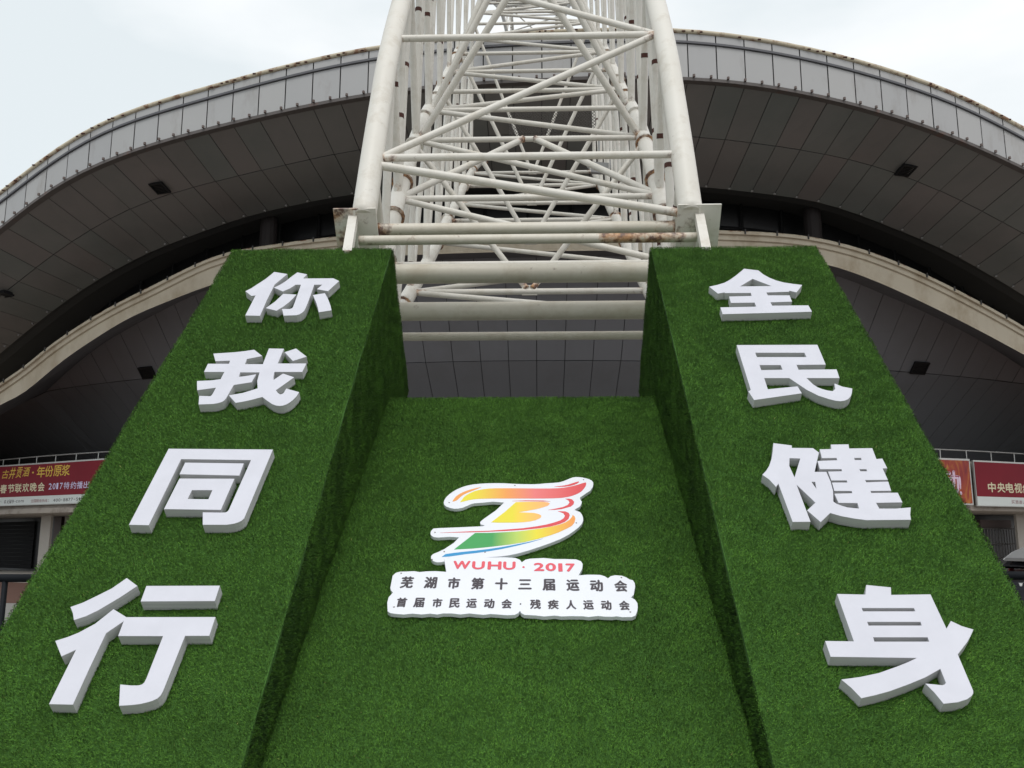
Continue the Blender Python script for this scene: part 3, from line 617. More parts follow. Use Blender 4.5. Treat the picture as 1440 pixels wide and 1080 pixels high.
# wire mesh panel hung in the truss and a small floodlight
mw = MB(); yk = 24.2; a = hit(716, 150, (0, 1, 0), yk); b = hit(862, 192, (0, 1, 0), yk)
nx, nz_ = 34, 10
for i in range(nx*2):
    t = i/(nx); x0 = a[0]+(b[0]-a[0])*min(t, 1)
for s in (1, -1):
    for i in range(-nz_, nx+nz_):
        xs = a[0]+(b[0]-a[0])*i/nx; hgt = a[2]-b[2]; run = (b[0]-a[0])*nz_/nx
        p, q = np.array([xs, yk, b[2] if s > 0 else a[2]]), np.array([xs+run, yk, a[2] if s > 0 else b[2]])
        for lim, sg in ((a[0], 1), (b[0], -1)):
            if (p[0]-lim)*sg < 0 and (q[0]-lim)*sg > 0: p = p+(q-p)*(lim-p[0])/(q[0]-p[0])
            elif (q[0]-lim)*sg < 0 and (p[0]-lim)*sg > 0: q = q+(p-q)*(lim-q[0])/(p[0]-q[0])
            elif (p[0]-lim)*sg <= 0 and (q[0]-lim)*sg <= 0: p = q
        if np.linalg.norm(p-q) > .05: mw.add(tube([p, q], .009, 3, False))
mwo = tag(mw.build('wire_mesh', mat('mesh_wire', (.1, .09, .085), .6), None), 'dark wire mesh panel hanging behind the white truss tubes', 'mesh')
q = hit(843, 237, (0, 1, 0), 18.7)
fl = empty('floodlight', q, 'small grey floodlight clamped inside the white truss right of centre', 'floodlight')
mg = mat('lamp_grey', (.3, .3, .3), .4, .3)
MB().add(hexa([q+np.array(v) for v in ((-.2, -.1, -.12), (.2, -.1, -.16), (.18, .12, -.1), (-.18, .12, -.08), (-.2, -.12, .12), (.2, -.12, .08), (.16, .1, .16), (-.16, .1, .18))])).build('lamp_body', mg, fl)
MB().add(tube([q+(-.24, 0, 0), q+(-.24, 0, .3), q+(.24, 0, .3), q+(.24, 0, 0)], .02, 6)).build('bracket', mg, fl)
MB().add(tube([q+(0, 0, .3), q+(0, 0, .75)], .022, 6)).build('hanger', mg, fl)

# ------------------------------------------------------------------ turf covered stand
def turf(parent, faces, dens, seed, name='turf'):
    """faces: (corner, u vector, v vector, normal). Short blades as one uncountable part"""
    g = np.random.default_rng(seed); Vs = []; Ts = []; Ns = []
    for c, u, v, n, dmul in faces:
        c, u, v, n = map(lambda a: np.array(a, float), (c, u, v, n)); A = np.linalg.norm(np.cross(u, v)); N = int(A*dens*dmul)
        st = g.random((N, 2)); 
        # tuft clustering
        P = c+st[:, :1]*u+st[:, 1:]*v
        un = u/np.linalg.norm(u); vn = v/np.linalg.norm(v)
        P = P+n*(.004+.0045*np.sin(P@un*9+2*np.sin(P@vn*3.7))*np.sin(P@vn*6.1+seed))[:, None]
        L = np.clip(g.normal(.0165, .004, N), .006, .028)
        cell = np.sin(P@un*13.1+3*np.sin(P@vn*7.3))*np.cos(P@vn*11.7+2*np.sin(P@un*5.1))
        lean = np.stack([g.normal(0, .45, N)+.18*cell, g.normal(-.25, .42, N)+.15*cell], 1)
        D = n+lean[:, :1]*un+lean[:, 1:]*vn; P = P+un*(.006*np.sin(P@vn*2.3+seed)+.004*np.sin(P@vn*7.7+2*seed))[:, None]; D /= np.linalg.norm(D, axis=1)[:, None]
        ang = g.random(N)*math.pi; S = np.cos(ang)[:, None]*un+np.sin(ang)[:, None]*vn; wd = g.uniform(.0014, .0027, N)[:, None]
        Vs.append(np.stack([P-S*wd, P+S*wd, P+D*L[:, None]], 1).reshape(-1, 3))
        t = np.clip(g.normal(.52, .10, N)+.03*cell, 0, .85); dry = g.random(N) < (.0025+.05*(P[:, 2] < 1.6)*(g.random(N) < .5)*(np.sin(P@un*11+3*np.sin(P@vn*7.3)+seed)*np.sin(P@vn*13+2*np.sin(P@un*5)+seed) > .97))+.01*(np.sin(P@un*3.1+1.7*np.sin(P@vn*2.3)+seed)*np.sin(P@vn*4.3+seed) > .93); t[dry] = g.uniform(.9, 1, dry.sum()); L[dry] *= 1.7; Ts.append(np.repeat(t, 3)); Q = n+.45*(D-n)*.6+g.normal(0, .06, (N, 3)); Q /= np.linalg.norm(Q, axis=1)[:, None]; Ns.append(np.repeat(Q, 3, axis=0))
    V = np.concatenate(Vs).astype(np.float32); T = np.concatenate(Ts).astype(np.float32); nt_ = len(V)//3
    off = np.array(parent.location, np.float32); V = V-off
    me = bpy.data.meshes.new(name); me.vertices.add(len(V)); me.vertices.foreach_set('co', V.ravel())
    me.loops.add(len(V)); me.loops.foreach_set('vertex_index', np.arange(len(V), dtype=np.int32))
    me.polygons.add(nt_); me.polygons.foreach_set('loop_start', np.arange(0, len(V), 3, dtype=np.int32))
    me.update(calc_edges=True); at = me.attributes.new('tint', 'FLOAT', 'POINT'); at.data.foreach_set('value', T)
    at = me.attributes.new('lie', 'FLOAT_VECTOR', 'POINT'); at.data.foreach_set('vector', np.concatenate(Ns).astype(np.float32).ravel())
    me.materials.append(M_turf); o = bpy.data.objects.new(name, me); COL.objects.link(o); o.parent = parent; o['kind'] = 'stuff'
    return o
E1 = R(45.3); E2 = R(34.75); NUP1 = np.array([0, -math.sin(E1), math.cos(E1)]); S1 = np.array([0, math.cos(E1), math.sin(E1)])
NUP2 = np.array([0, -math.sin(E2), math.cos(E2)]); S2 = np.array([0, math.cos(E2), math.sin(E2)])
Y1 = 4.5; Y2 = 4.675; TOPL = 6.70
def prism(x0, x1, yz):
    n = len(yz); V = [(x0, y, z) for y, z in yz]+[(x1, y, z) for y, z in yz]
    Fc = [tuple(range(n))[::-1], tuple(range(n, 2*n))]+[(i, (i+1) % n, n+(i+1) % n, n+i) for i in range(n)]
    return V, Fc
DENS = 46000
for x0, x1, lab, sd, top in ((-3.322, -1.572, 'left sloping green turf pillar carrying four white characters', 1, 6.70), (1.22, 2.985, 'right sloping green turf pillar carrying four white characters', 2, 6.655)):
    pt = empty('turf_pillar', ((x0+x1)/2, Y1, 0), lab, 'display stand', 'green turf pillars of the stand')
    tp = np.array([0, Y1, 0])+S1*top; bk = tp-NUP1*1.9
    V, Fc = prism(x0, x1, [(Y1, 0), (tp[1], tp[2]), (bk[1], bk[2]), (bk[1]-bk[2]*1.0, 0)]); V = [(x+(.006 if x < (x0+x1)/2 else -.006), y+.004, z-.006) for x, y, z in V]; mesh_obj('board', V, Fc, M_back, pt)
    fc = [((x0, Y1, 0), (x1-x0, 0, 0), S1*top, NUP1, 1)]
    xi, nx_ = (x1, (1, 0, 0)) if x0 < 0 else (x0, (-1, 0, 0))
    fc.append((np.array((xi, Y1, .0))+S1*.2, S1*(top-.2), -NUP1*1.9, nx_, .62))
    xo, no = (x0, (-1, 0, 0)) if x0 < 0 else (x1, (1, 0, 0))
    fc.append(((xo, Y1, .0), S1*top, -NUP1*1.9, no, .15))
    fc = [(np.array(a), b, c, d, e_) for a, b, c, d, e_ in fc]
    turf(pt, fc, DENS, sd)
ct = empty('turf_ramp', (-.176, Y2, 0), 'middle green turf ramp between the pillars carrying the event sign', 'display stand')
tl2 = 5.44; tp2 = np.array([0, Y2, 0])+S2*tl2; bk2 = tp2-NUP2*.3
V, Fc = prism(-1.570, 1.218, [(Y2, 0), (tp2[1], tp2[2]), (bk2[1], bk2[2]), (bk2[1], 0)]); V = [(x, y+.004, z-.006) for x, y, z in V]; mesh_obj('board', V, Fc, M_back, ct)
turf(ct, [(np.array((-1.57, Y2, 0)), np.array((2.788, 0, 0)), S2*tl2, NUP2, 1)], DENS, 3)

# ------------------------------------------------------------------ foam characters on the pillars
TF = .086
def shape_mesh(name, outlines, org, ax, up, nrm, t0, t1, m, parent=None, bev=.0015):
    """outlines in board axes -> extruded solid with holes, as a mesh object whose local Z is the board normal"""
    cu = bpy.data.curves.new('c', 'CURVE'); cu.dimensions = '2D'; cu.fill_mode = 'BOTH'
    for pl in outlines:
        s = cu.splines.new('POLY'); s.points.add(len(pl)-1)
        for i, (a, b) in enumerate(pl): s.points[i].co = (a, b, 0, 1)
        s.use_cyclic_u = True
    cu.extrude = (t1-t0)/2-bev; cu.bevel_depth = bev; cu.bevel_resolution = 0; cu.offset = -bev
    o = bpy.data.objects.new('c', cu); COL.objects.link(o)
    dg = bpy.context.evaluated_depsgraph_get(); me = bpy.data.meshes.new_from_object(o.evaluated_get(dg))
    COL.objects.unlink(o); bpy.data.objects.remove(o); bpy.data.curves.remove(cu)
    me.transform(Matrix.Translation((0, 0, (t0+t1)/2))); me.polygons.foreach_set('use_smooth', [False]*len(me.polygons)); me.update(); me.materials.clear(); me.materials.append(m)
    ob = bpy.data.objects.new(name, me); COL.objects.link(ob)
    ax, up, nrm, org = map(np.array, (ax, up, nrm, org))
    ob.matrix_world = Matrix(((ax[0], up[0], nrm[0], org[0]), (ax[1], up[1], nrm[1], org[1]), (ax[2], up[2], nrm[2], org[2]), (0, 0, 0, 1)))
    if parent is not None:
        if parent.type == 'EMPTY':
            mw_ = ob.matrix_world.copy(); ob.parent = parent; ob.matrix_parent_inverse = Matrix.Translation(-Vector(parent.location)); ob.matrix_basis = mw_
        else:                       # a print on a board that has the same axes and origin
            ob.matrix_basis = Matrix.Identity(4); ob.parent = parent
    return ob
def board_uv(pts, ox, oy, sc, n, yb, lift, S):
    """crop coordinates -> coordinates on the plane parallel to the slope, 'lift' above it"""
    c = n@np.array([0, yb, 0])+lift; out = []
    for x, y in pts:
        p = hit(ox+x/sc, oy+y/sc, n, c)-n*lift; out.append((p[0], (p-np.array([0, yb, 0]))@S))
    return out
def character(label, pieces, ox, oy, sc, n_top):
    """pieces: list of lists of outlines"""
    P2 = [[board_uv(o, ox, oy, sc, NUP1, Y1, TF, S1) for o in piece] for piece in pieces]
    allp = np.array([q for piece in P2 for o in piece for q in o]); c = (allp.min(0)+allp.max(0))/2
    org = np.array([c[0], Y1, 0])+S1*c[1]
    sh = lambda o: [(a-c[0], b-c[1]) for a, b in o]
    if len(P2) == 1:
        o = shape_mesh('foam_character', [sh(o) for o in P2[0]], org, (1, 0, 0), S1, NUP1, .004, TF, M_foam)
    else:
        o = bpy.data.objects.new('foam_character', None); COL.objects.link(o); o.location = org; o.empty_display_size = .1
        for piece in P2: shape_mesh('stroke_piece', [sh(q) for q in piece], org, (1, 0, 0), S1, NUP1, .004, TF, M_foam, o)
    tag(o, label, 'sign letter', 'white foam characters on the green pillars')
    return o
character('white foam character 你, topmost on the left turf pillar', [
 [[(200,315),(265,283),(330,240),(385,205),(430,175),(480,135),(525,98),(672,122),(530,240),(515,270),(440,420),(365,592),(198,588),(315,362),(268,368)]],
 [[(523,275),(590,242),(650,205),(720,150),(785,103),(895,125),(850,172),(1190,170),(1255,200),(1130,315),(1005,292),(1065,242),(975,242),(940,345),(905,440),(880,500),(862,535),(838,557),(808,575),(775,585),(630,590),(612,515),(700,515),(722,508),(735,495),(760,430),(825,242),(765,242),(700,285),(620,318)]],
 [[(430,505),(530,435),(625,345),(775,352),(735,397),(690,440),(625,490),(550,535)]],
 [[(960,358),(1095,337),(1125,390),(1145,440),(1160,485),(1170,530),(1025,552),(1015,500),(1000,450)]]], 320, 370, 8, 0)
character('white foam character 我, second from the top on the left turf pillar', [
 [[(303,130),(530,115),(640,103),(738,88),(825,155),(660,188),(640,242),(830,242),(895,75),(1055,78),(990,235),(1295,235),(1250,325),(955,325),(945,370),(945,410),(1045,342),(1165,382),(970,520),(990,548),(1015,565),(1037,560),(1055,545),(1080,502),(1218,540),(1190,585),(1150,625),(1118,650),(1080,672),(1045,684),(1010,688),(970,683),(930,668),(880,635),(825,592),(700,625),(620,642),(540,655),(468,575),(620,548),(775,500),(770,420),(795,330),(590,330),(575,378),(675,365),(760,350),(710,435),(610,450),(520,465),(465,560),(440,605),(420,628),(395,645),(350,658),(300,667),(145,672),(152,580),(270,583),(285,573),(300,550),(330,493),(130,520),(128,422),(280,415),(380,402),(420,325),(203,325),(245,238),(470,238),(480,205),(325,210)]],
 [[(1062,115),(1185,75),(1298,162),(1150,208)]]], 260, 480, 7.579, 0)
character('white foam character 同, third from the top on the left turf pillar', [
 [[(420,68),(1338,75),(1085,682),(1062,702),(1035,716),(1000,727),(965,733),(930,738),(720,738),(720,628),(890,630),(920,629),(938,620),(950,605),(1145,168),(530,160),(245,742),(70,738)]],
 [[(565,190),(1082,197),(1042,305),(515,293)]],
 [[(515,330),(1000,332),(880,607),(378,600)], [(625,433),(805,433),(770,512),(588,510)]]], 170, 620, 6.261, 0)
character('white foam character 行, lowest on the left turf pillar', [
 [[(200,275),(290,243),(380,200),(500,140),(608,65),(685,122),(560,205),(400,300),(310,343),(225,370),(218,320)]],
 [[(90,520),(180,492),(260,460),(380,395),(512,290),(605,348),(1250,347),(1205,484),(1030,484),(960,660),(870,885),(853,915),(828,938),(790,955),(750,967),(700,978),(640,985),(552,990),(560,835),(640,842),(690,842),(718,835),(735,820),(750,790),(870,486),(545,485),(585,378),(458,465),(340,715),(218,982),(45,978),(240,585),(135,633)]],
 [[(750,122),(1282,120),(1245,232),(708,235)]]], 60, 800, 5.144, 0)
character('white foam character 全, topmost on the right turf pillar', [
 [[(85,162),(140,150),(190,135),(230,113),(265,88),(300,60),(325,38),(425,50),(460,78),(500,100),(550,120),(600,133),(665,143),(727,150),(688,202),(640,190),(635,197),(480,202),(490,222),(640,222),(657,265),(508,270),(520,293),(770,291),(795,335),(178,352),(162,305),(410,300),(398,272),(235,274),(222,230),(378,226),(372,205),(195,206),(190,202),(145,210)], [(385,108),(515,158),(298,160)]]], 980, 370, 4.909, 0)
character('white foam character 民, second from the top on the right turf pillar', [
 [[(275,565),(832,563),(890,700),(688,702),(702,735),(965,733),(985,793),(757,793),(805,838),(835,857),(870,870),(905,879),(938,883),(955,868),(950,830),(1005,852),(1073,865),(1071,892),(1063,918),(1045,938),(1020,949),(990,953),(955,949),(915,939),(840,915),(760,875),(700,835),(638,793),(465,793),(490,870),(695,850),(725,898),(395,945),(355,885),(372,875)],
  [(403,618),(742,618),(757,648),(415,648)], [(432,703),(578,703),(592,735),(445,738)]]], 980, 370, 4.909, 0)
character('white foam character 健, third from the top on the right turf pillar', [
 [[(165,78),(320,97),(322,118),(500,120),(550,157),(514,320),(612,320),(648,400),(670,482),(672,570),(700,590),(745,607),(790,620),(888,630),(875,584),(716,582),(680,504),(832,500),(825,482),(680,481),(660,410),(790,410),(785,393),(655,393),(627,318),(745,315),(740,298),(558,298),(537,228),(705,222),(698,203),(575,205),(556,130),(655,128),(650,90),(800,88),(805,123),(1000,120),(1035,212),(1085,208),(1127,290),(1088,292),(1132,388),(940,390),(950,408),(1135,402),(1160,480),(985,482),(992,498),(1215,496),(1255,578),(1032,582),(1060,630),(1200,630),(1325,620),(1320,680),(1327,725),(950,728),(850,715),(740,695),(645,668),(565,745),(450,645),(520,580),(362,430),(480,742),(328,743),(208,420),(188,448),(130,385),(72,345),(105,310),(130,270),(150,210),(160,150)],
  [(302,205),(392,208),(344,366),(300,270)], [(487,405),(518,405),(528,462)],
  [(848,203),(905,203),(910,220),(852,220)], [(892,298),(950,298),(957,315),(900,315)]]], 1060, 610, 6, 0)
character('white foam character 身, lowest on the right turf pillar', [
 [[(200,135),(415,140),(422,67),(610,85),(612,142),(910,138),(1032,398),(1065,340),(1150,380),(1237,405),(1215,455),(1190,500),(1118,595),(1235,870),(1235,890),(1225,908),(1190,935),(1120,958),(1010,970),(940,885),(870,815),(940,822),(1000,828),(1018,822),(1027,810),(985,705),(870,770),(750,820),(600,875),(490,905),(385,928),(310,850),(232,785),(380,765),(520,735),(660,685),(735,655),(805,622),(152,613),(110,492),(328,495)],
  [(388,243),(785,243),(795,267),(398,267)], [(430,348),(835,348),(843,375),(440,375)], [(475,465),(888,465),(900,497),(485,497)]]], 1140, 810, 5.4, 0)

# ------------------------------------------------------------------ event sign on the middle ramp
TB = .042; LIFT0 = .012
sign = empty('event_sign', np.array([-.1, Y2, 0])+S2*2.0, 'white cut-out event sign with rainbow flame emblem and WUHU 2017 lettering on the middle turf', 'sign')
def suv(pts, ox, oy, sc, lift=TB): return board_uv(pts, ox, oy, sc, NUP2, Y2, lift, S2)
ORG2 = np.array([0, Y2, 0])
def cr_close(pts, n=3):
    P = np.array(pts, float); N = len(P); out = []
    for i in range(N):
        p0, p1, p2, p3 = P[i-1], P[i], P[(i+1) % N], P[(i+2) % N]
        for k in range(n):
            t = k/n; out.append(tuple(.5*((2*p1)+(-p0+p2)*t+(2*p0-5*p1+4*p2-p3)*t*t+(-p0+3*p1-3*p2+p3)*t**3)))
    return out
emb = [(195,270),(215,225),(270,180),(340,145),(430,122),(560,112),(680,112),(770,117),(930,120),(1030,112),(1130,105),(1190,85),(1240,65),(1290,62),(1350,72),(1395,90),(1408,120),(1385,170),(1300,228),(1315,260),(1300,300),(1255,328),(1300,345),(1325,390),(1315,440),(1250,500),(1150,560),(980,625),(800,680),(640,706),(420,716),(230,716),(200,745),(140,752),(100,735),(92,710),(110,685),(200,645),(320,550),(150,552),(100,540),(88,515),(105,485),(160,475),(515,460),(495,445),(492,425),(520,400),(685,268),(480,272),(420,280),(350,310),(280,318),(215,300)]
eb = shape_mesh('emblem_board', [suv(cr_close(emb, 2), 590, 660, 5.76)], ORG2, (1, 0, 0), S2, NUP2, LIFT0, TB, M_logo, sign)
txt = [(338,24),(380,14),(420,12),(520,14),(600,15),(680,14),(740,18),(765,28),(775,42),(795,28),(820,22),(900,18),(960,24),(1020,24),(1080,26),(1108,36),(1118,52),(1115,80),(1095,116),(1140,112),(1180,112),(1215,113),(1240,120),(1260,132),(1275,120),(1300,115),(1340,118),(1365,128),(1380,138),(1400,143),(1411,160),(1413,180),(1408,205),(1405,225),(1390,240),(1412,252),(1426,272),(1428,295),(1424,320),(1415,342),(1395,350),(1340,351),(1310,346),(1280,349),(1240,348),(1205,344),(1150,350),(1120,346),(1050,345),(1000,347),(960,342),(900,347),(850,341),(790,338),(772,328),(765,315),(755,328),(735,338),(690,340),(640,336),(600,333),(560,338),(525,335),(480,330),(430,336),(380,330),(330,330),(300,336),(260,331),(210,336),(160,331),(110,336),(60,332),(35,328),(20,318),(18,270),(25,240),(50,212),(38,200),(35,185),(42,150),(48,118),(65,102),(90,95),(130,94),(170,92),(200,97),(240,93),(290,92),(350,96)]
tb = shape_mesh('text_board', [suv(txt, 540, 780, 4, TB+.004)], ORG2, (1, 0, 0), S2, NUP2, LIFT0+.003, TB+.004, M_logo, sign)
def grad(name, stops, x0, x1, diag=0.0):
    """flat print colours running across the emblem"""
    m, nt, p = newmat(name); N = nt.nodes.new; K = nt.links.new; tc = N('ShaderNodeTexCoord'); sp = N('ShaderNodeSeparateXYZ'); K(tc.outputs['Object'], sp.inputs[0])
    ma = N('ShaderNodeMath'); ma.operation = 'MULTIPLY_ADD'; ma.inputs[1].default_value = diag; K(sp.outputs['Y'], ma.inputs[0]); K(sp.outputs['X'], ma.inputs[2])
    mr = N('ShaderNodeMapRange'); mr.inputs[1].default_value = x0; mr.inputs[2].default_value = x1; K(ma.outputs[0], mr.inputs[0])
    r = N('ShaderNodeValToRGB'); e = r.color_ramp.elements; e[0].position = stops[0][0]; e[0].color = stops[0][1]+(1,); e[1].position = stops[-1][0]; e[1].color = stops[-1][1]+(1,)
    for s_ in stops[1:-1]: a = e.new(s_[0]); a.color = s_[1]+(1,)
    K(mr.outputs[0], r.inputs[0]); K(r.outputs[0], p.inputs['Base Color']); p.inputs['Roughness'].default_value = .4; return m
YE, OR_, RE, GR, BL, PK = (.76, .66, .04), (.82, .33, .08), (.68, .07, .08), (.05, .33, .09), (.03, .27, .55), (.78, .19, .18)
uvx = lambda x, y=300: suv([(x, y)], 590, 660, 5.76)[0]
def ink(name, pts, m, sm=2):
    q = suv(cr_close(pts, sm) if sm > 1 else pts, 590, 660, 5.76, TB+.002)
    return shape_mesh(name, [q], ORG2, (1, 0, 0), S2, NUP2, TB-.004, TB+.002, m, eb, bev=.0002)
g_top = grad('print_flame', [(0, YE), (.1, YE), (.38, OR_), (.62, PK), (1, RE)], uvx(340, 200)[0], uvx(1300, 200)[0])
ink('flame_print', [(330,265),(345,245),(370,215),(440,178),(520,160),(620,153),(850,154),(1050,155),(1170,148),(1260,130),(1310,115),(1348,106),(1345,135),(1325,162),(1300,185),(1240,212),(1150,230),(1000,235),(900,235),(650,235),(480,238),(400,248)], g_top)
g_or = grad('print_orange', [(0, OR_), (1, OR_)], 0, 1); g_rd = grad('print_coral', [(0, RE), (1, RE)], 0, 1)
ink('sliver_print', [(268,260),(278,240),(300,215),(335,193),(370,177),(430,158),(500,143),(430,172),(380,192),(340,215),(305,247)], g_or)
ink('sliver_print', [(1090,140),(1150,133),(1200,124),(1250,108),(1292,97),(1280,112),(1240,128),(1180,139)], g_rd)
g_b = grad('print_body', [(0, YE), (.35, YE), (.6, (.95, .55, .1)), (1, (.9, .42, .18))], uvx(580, 428)[0], uvx(1060, 275)[0])
ink('body_print', [(580,428),(690,345),(780,265),(900,262),(1000,262),(1040,267),(1056,276),(1040,293),(990,309),(950,320),(870,335),(795,347),(870,350),(930,353),(970,363),(987,376),(980,392),(940,410),(900,420),(840,427),(780,430),(640,431)], g_b, 1)
ink('sliver_print', [(750,256),(860,251),(1000,252),(1060,259),(900,257)], g_rd, 1)
ink('sliver_print', [(1180,237),(1210,237),(1235,243),(1252,262),(1247,282),(1225,300),(1150,321),(1100,326),(1042,328),(1100,318),(1160,305),(1200,288),(1215,268),(1205,250)], g_rd, 1)
ink('ribbon_print', [(1120,338),(1180,340),(1208,352),(1217,370),(1205,402),(1175,425),(1130,443),(1060,462),(960,477),(840,489),(700,498),(560,504),(400,509),(165,513),(400,502),(560,497),(700,487),(840,476),(950,461),(1030,446),(1090,430),(1140,413),(1168,395),(1178,376),(1165,355)], g_rd, 1)
g_g = grad('print_rainbow', [(0, GR), (.28, GR), (.5, (.45, .6, .12)), (.68, YE), (1, OR_)], uvx(330, 600)[0], uvx(1230, 420)[0])
ink('wave_print', [(280,648),(450,515),(580,514),(700,508),(800,502),(900,490),(980,479),(1060,465),(1130,448),(1180,430),(1215,408),(1235,385),(1240,368),(1255,380),(1262,397),(1255,430),(1235,455),(1200,475),(1130,508),(1060,533),(960,562),(850,588),(740,606),(620,621),(520,632),(420,641)], g_g, 1)
ink('wave_line_print', [(180,708),(210,686),(280,676),(350,668),(450,658),(560,645),(660,630),(760,612),(880,588),(1000,560),(890,592),(780,619),(670,643),(560,662),(460,676),(370,686),(240,705)], grad('print_blue', [(0, BL), (1, BL)], 0, 1), 1)
def sign_row(chars, xs, ys, ws, hs):
    out = []
    for ch, x, y, w, h in zip(chars, xs, ys, ws, hs):
        q = suv([(x, y), (x-w/2, y), (x+w/2, y), (x, y-h/2), (x, y+h/2)], 540, 780, 4, TB+.005)
        out.append((ch, q[0][0], q[0][1], q[2][0]-q[1][0], q[3][1]-q[4][1]))
    return out
lt = TB+.0056
letters('lettering', sign_row('WUHU2017', [437, 531, 622, 705, 872, 938, 992, 1048], [58, 60, 61, 62, 69, 70, 72, 73], [98, 72, 78, 70, 60, 60, 24, 54], [46]*8), M_inkred, sign, ORG2, (1, 0, 0), S2, NUP2, lt, .06, layer=.0003)
letters('lettering', sign_row('·', [785], [70], [14], [10]), M_inkred, sign, ORG2, (1, 0, 0), S2, NUP2, lt, .0)
xs = [130, 262, 393, 527, 660, 793, 927, 1062, 1195, 1332]
letters('lettering', sign_row('芜湖市第十三届运动会', xs, [155+(x-130)*.018 for x in xs], [72, 72, 70, 74, 72, 76, 72, 74, 74, 74], [66, 66, 64, 66, 66, 56, 66, 64, 66, 64]), M_ink, sign, ORG2, (1, 0, 0), S2, NUP2, lt, .042, layer=.0003)
xs = [100, 197, 300, 397, 493, 592, 690, 768, 852, 952, 1052, 1150, 1250, 1352]
letters('lettering', sign_row('首届市民运动会·残疾人运动会', xs, [268+(x-100)*.014 for x in xs], [58, 60, 56, 60, 60, 60, 60, 9, 62, 62, 58, 60, 60, 60], [54, 54, 52, 54, 52, 54, 54, 8, 54, 54, 52, 52, 54, 54]), M_ink, sign, ORG2, (1, 0, 0), S2, NUP2, lt, .042, layer=.0003)
for x, y in ((57, 298), (1385, 326), (97, 108), (1335, 132), (270, 30)):
    q = suv([(x, y)], 540, 780, 4, TB)[0]; c = ORG2+np.array([q[0], 0, 0])+S2*q[1]+NUP2*(TB+.002)
    MB().add(tube([c, c+NUP2*.006], .006, 6)).build('screw', M_screw, sign)
for x, y in ((240, 270), (125, 512), (200, 668), (530, 672), (1270, 435), (1328, 85), (772, 132)):
    q = suv([(x, y)], 590, 660, 5.76, TB)[0]; c = ORG2+np.array([q[0], 0, 0])+S2*q[1]+NUP2*(TB-.002)
    MB().add(tube([c, c+NUP2*.006], .006, 6)).build('screw', M_screw, sign)

# ------------------------------------------------------------------ crowd barriers and parked car beside the stand
def barrier(y, x0, x1, ztop, label, posts, cloth=False):
    e = empty('crowd_barrier', ((x0+x1)/2, y, 0), label, 'barrier')
    MB().add(tube([(x0, y, ztop), (x1, y, ztop)], .036, 12)).build('top_rail', M_barrier, e, smooth=True)
    for x in posts: MB().add(tube([(x, y, 0), (x, y, ztop)], .025, 10)).build('post', M_barrier, e, smooth=True)
    MB().add(tube([(x0, y, .2), (x1, y, .2)], .025, 8)).build('bottom_rail', M_barrier, e)
    if cloth:
        nx = 24; V = []; Fc = []
        for i in range(nx+1):
            x = x0+.02+(x1-x0-.04)*i/nx; dy = .012*math.sin(i*1.9)
            for dd in (-.05, -.042):
                V += [(x, y+dd+dy, .25), (x, y+dd+dy, ztop-.05)]
        for i in range(nx):
            b = i*4; Fc += [(b, b+4, b+5, b+1), (b+2, b+3, b+7, b+6)]
        mesh_obj('cloth_cover', V, Fc, M_cloth, e)
    return e
q = hit(20, 813, (0, 1, 0), 8.0)
barrier(8.0, -9.0, -3.55, q[2], 'dark steel crowd barrier left of the green stand', [hit(5, 840, (0, 1, 0), 8.0)[0], -6.4, -8.2])
q = hit(1430, 809.5, (0, 1, 0), 8.0)
br = barrier(8.0, 3.2, 8.5, q[2], 'dark crowd barrier with black cloth right of the green stand', [3.35, 5.9, 8.3], True)
q = hit(1436, 822, (0, 1, 0), 7.92)
letters('lettering', [('w', q[0]-.01, 0, .03, .03), ('w', q[0]+.035, .005, .03, .03), ('w', q[0]+.08, .005, .03, .03)], M_white, br, (0, 7.93, q[2]), (1, 0, 0), (0, 0, 1), (0, -1, 0), .02, .03)

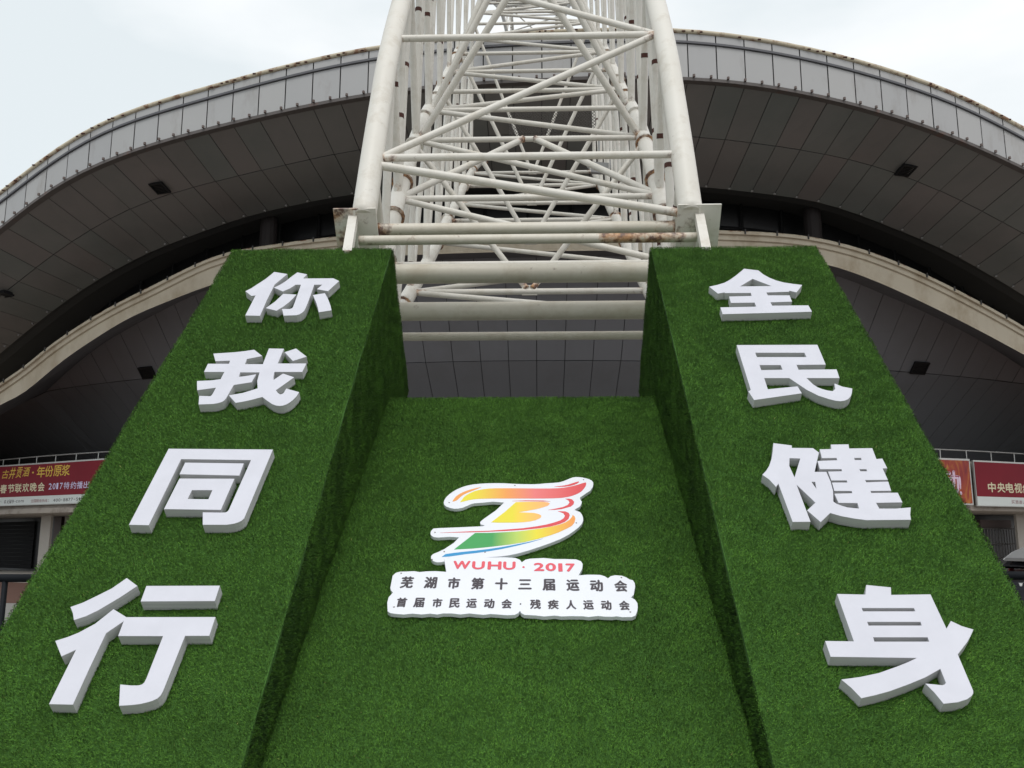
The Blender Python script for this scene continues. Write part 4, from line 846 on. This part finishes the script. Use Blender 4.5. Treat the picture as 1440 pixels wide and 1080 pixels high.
# parked car: body by cross-sections along its length (x), seen from the side
car = empty('parked_car', (12.7, 20.5, 0), 'parked car with pale silver roof and dark body behind the right barrier', 'car')
cx0, cyy = 10.5, 20.5
pr = [(0, .45, .62), (.12, .35, .95), (.5, .3, 1.02), (1.15, .3, 1.1), (1.75, .3, 1.12), (3.4, .3, 1.12), (4.1, .3, 1.05), (4.35, .45, .85)]
def lofted(sections):
    V = []; Fc = []; n = len(sections[0])
    for s in sections: V += s
    for i in range(len(sections)-1):
        for k in range(n): k2 = (k+1) % n; Fc.append((i*n+k, i*n+k2, (i+1)*n+k2, (i+1)*n+k))
    Fc.append(tuple(range(n))[::-1]); Fc.append(tuple((len(sections)-1)*n+k for k in range(n))); return V, Fc
def sec(x, z0, z1, hw, top): return [(cx0+x, cyy-hw*.92, z0), (cx0+x, cyy-hw, (z0+z1)/2), (cx0+x, cyy-hw*.96, z1*.96), (cx0+x, cyy-hw*top, z1), (cx0+x, cyy+hw*top, z1), (cx0+x, cyy+hw*.96, z1*.96), (cx0+x, cyy+hw, (z0+z1)/2), (cx0+x, cyy+hw*.92, z0)]
M_car = mat('silver_paint', (.5, .5, .5), .3, .5, .03); M_glass = mat('tinted_glass', (.012, .012, .014), .08); M_tyre = mat('tyre', (.02, .02, .02), .9)
mesh_obj('body', *lofted([sec(x, a, b, .85 if 0 < x < 4.3 else .7, .9) for x, a, b in pr]), mat('dark_paint', (.012, .012, .016), .3), car, smooth=False)
mesh_obj('window_glass', *lofted([sec(x, 1.08, z, h, t) for x, z, h, t in ((.2, 1.1, .8, .95), (.5, 1.4, .78, .88), (3.3, 1.42, .78, .88), (3.8, 1.1, .8, .95))]), M_glass, car)
mesh_obj('roof', *lofted([sec(x, z-.07, z, h, .85) for x, z, h in ((.22, 1.29, .74), (.45, 1.45, .76), (.8, 1.57, .76), (2.8, 1.57, .76), (3.35, 1.46, .74))]), M_car, car)
for x in (.85, 3.45):
    for s in (-1, 1):
        w = MB().add(tube([(cx0+x, cyy+s*.72, .31), (cx0+x, cyy+s*.88, .31)], .31, 20)).build('wheel', M_tyre, car)
        MB().add(tube([(cx0+x, cyy+s*.87, .31), (cx0+x, cyy+s*.90, .31)], .19, 14)).build('rim', M_rail, w)
for s in (-1, 1): MB().add(box(cx0+.36, cx0+.46, cyy+s*.79-.03, cyy+s*.79+.03, .98, 1.12)).build('tail_light', mat('tail_red', (.2, .03, .03), .5) if s < 0 else bpy.data.materials['tail_red'], car)
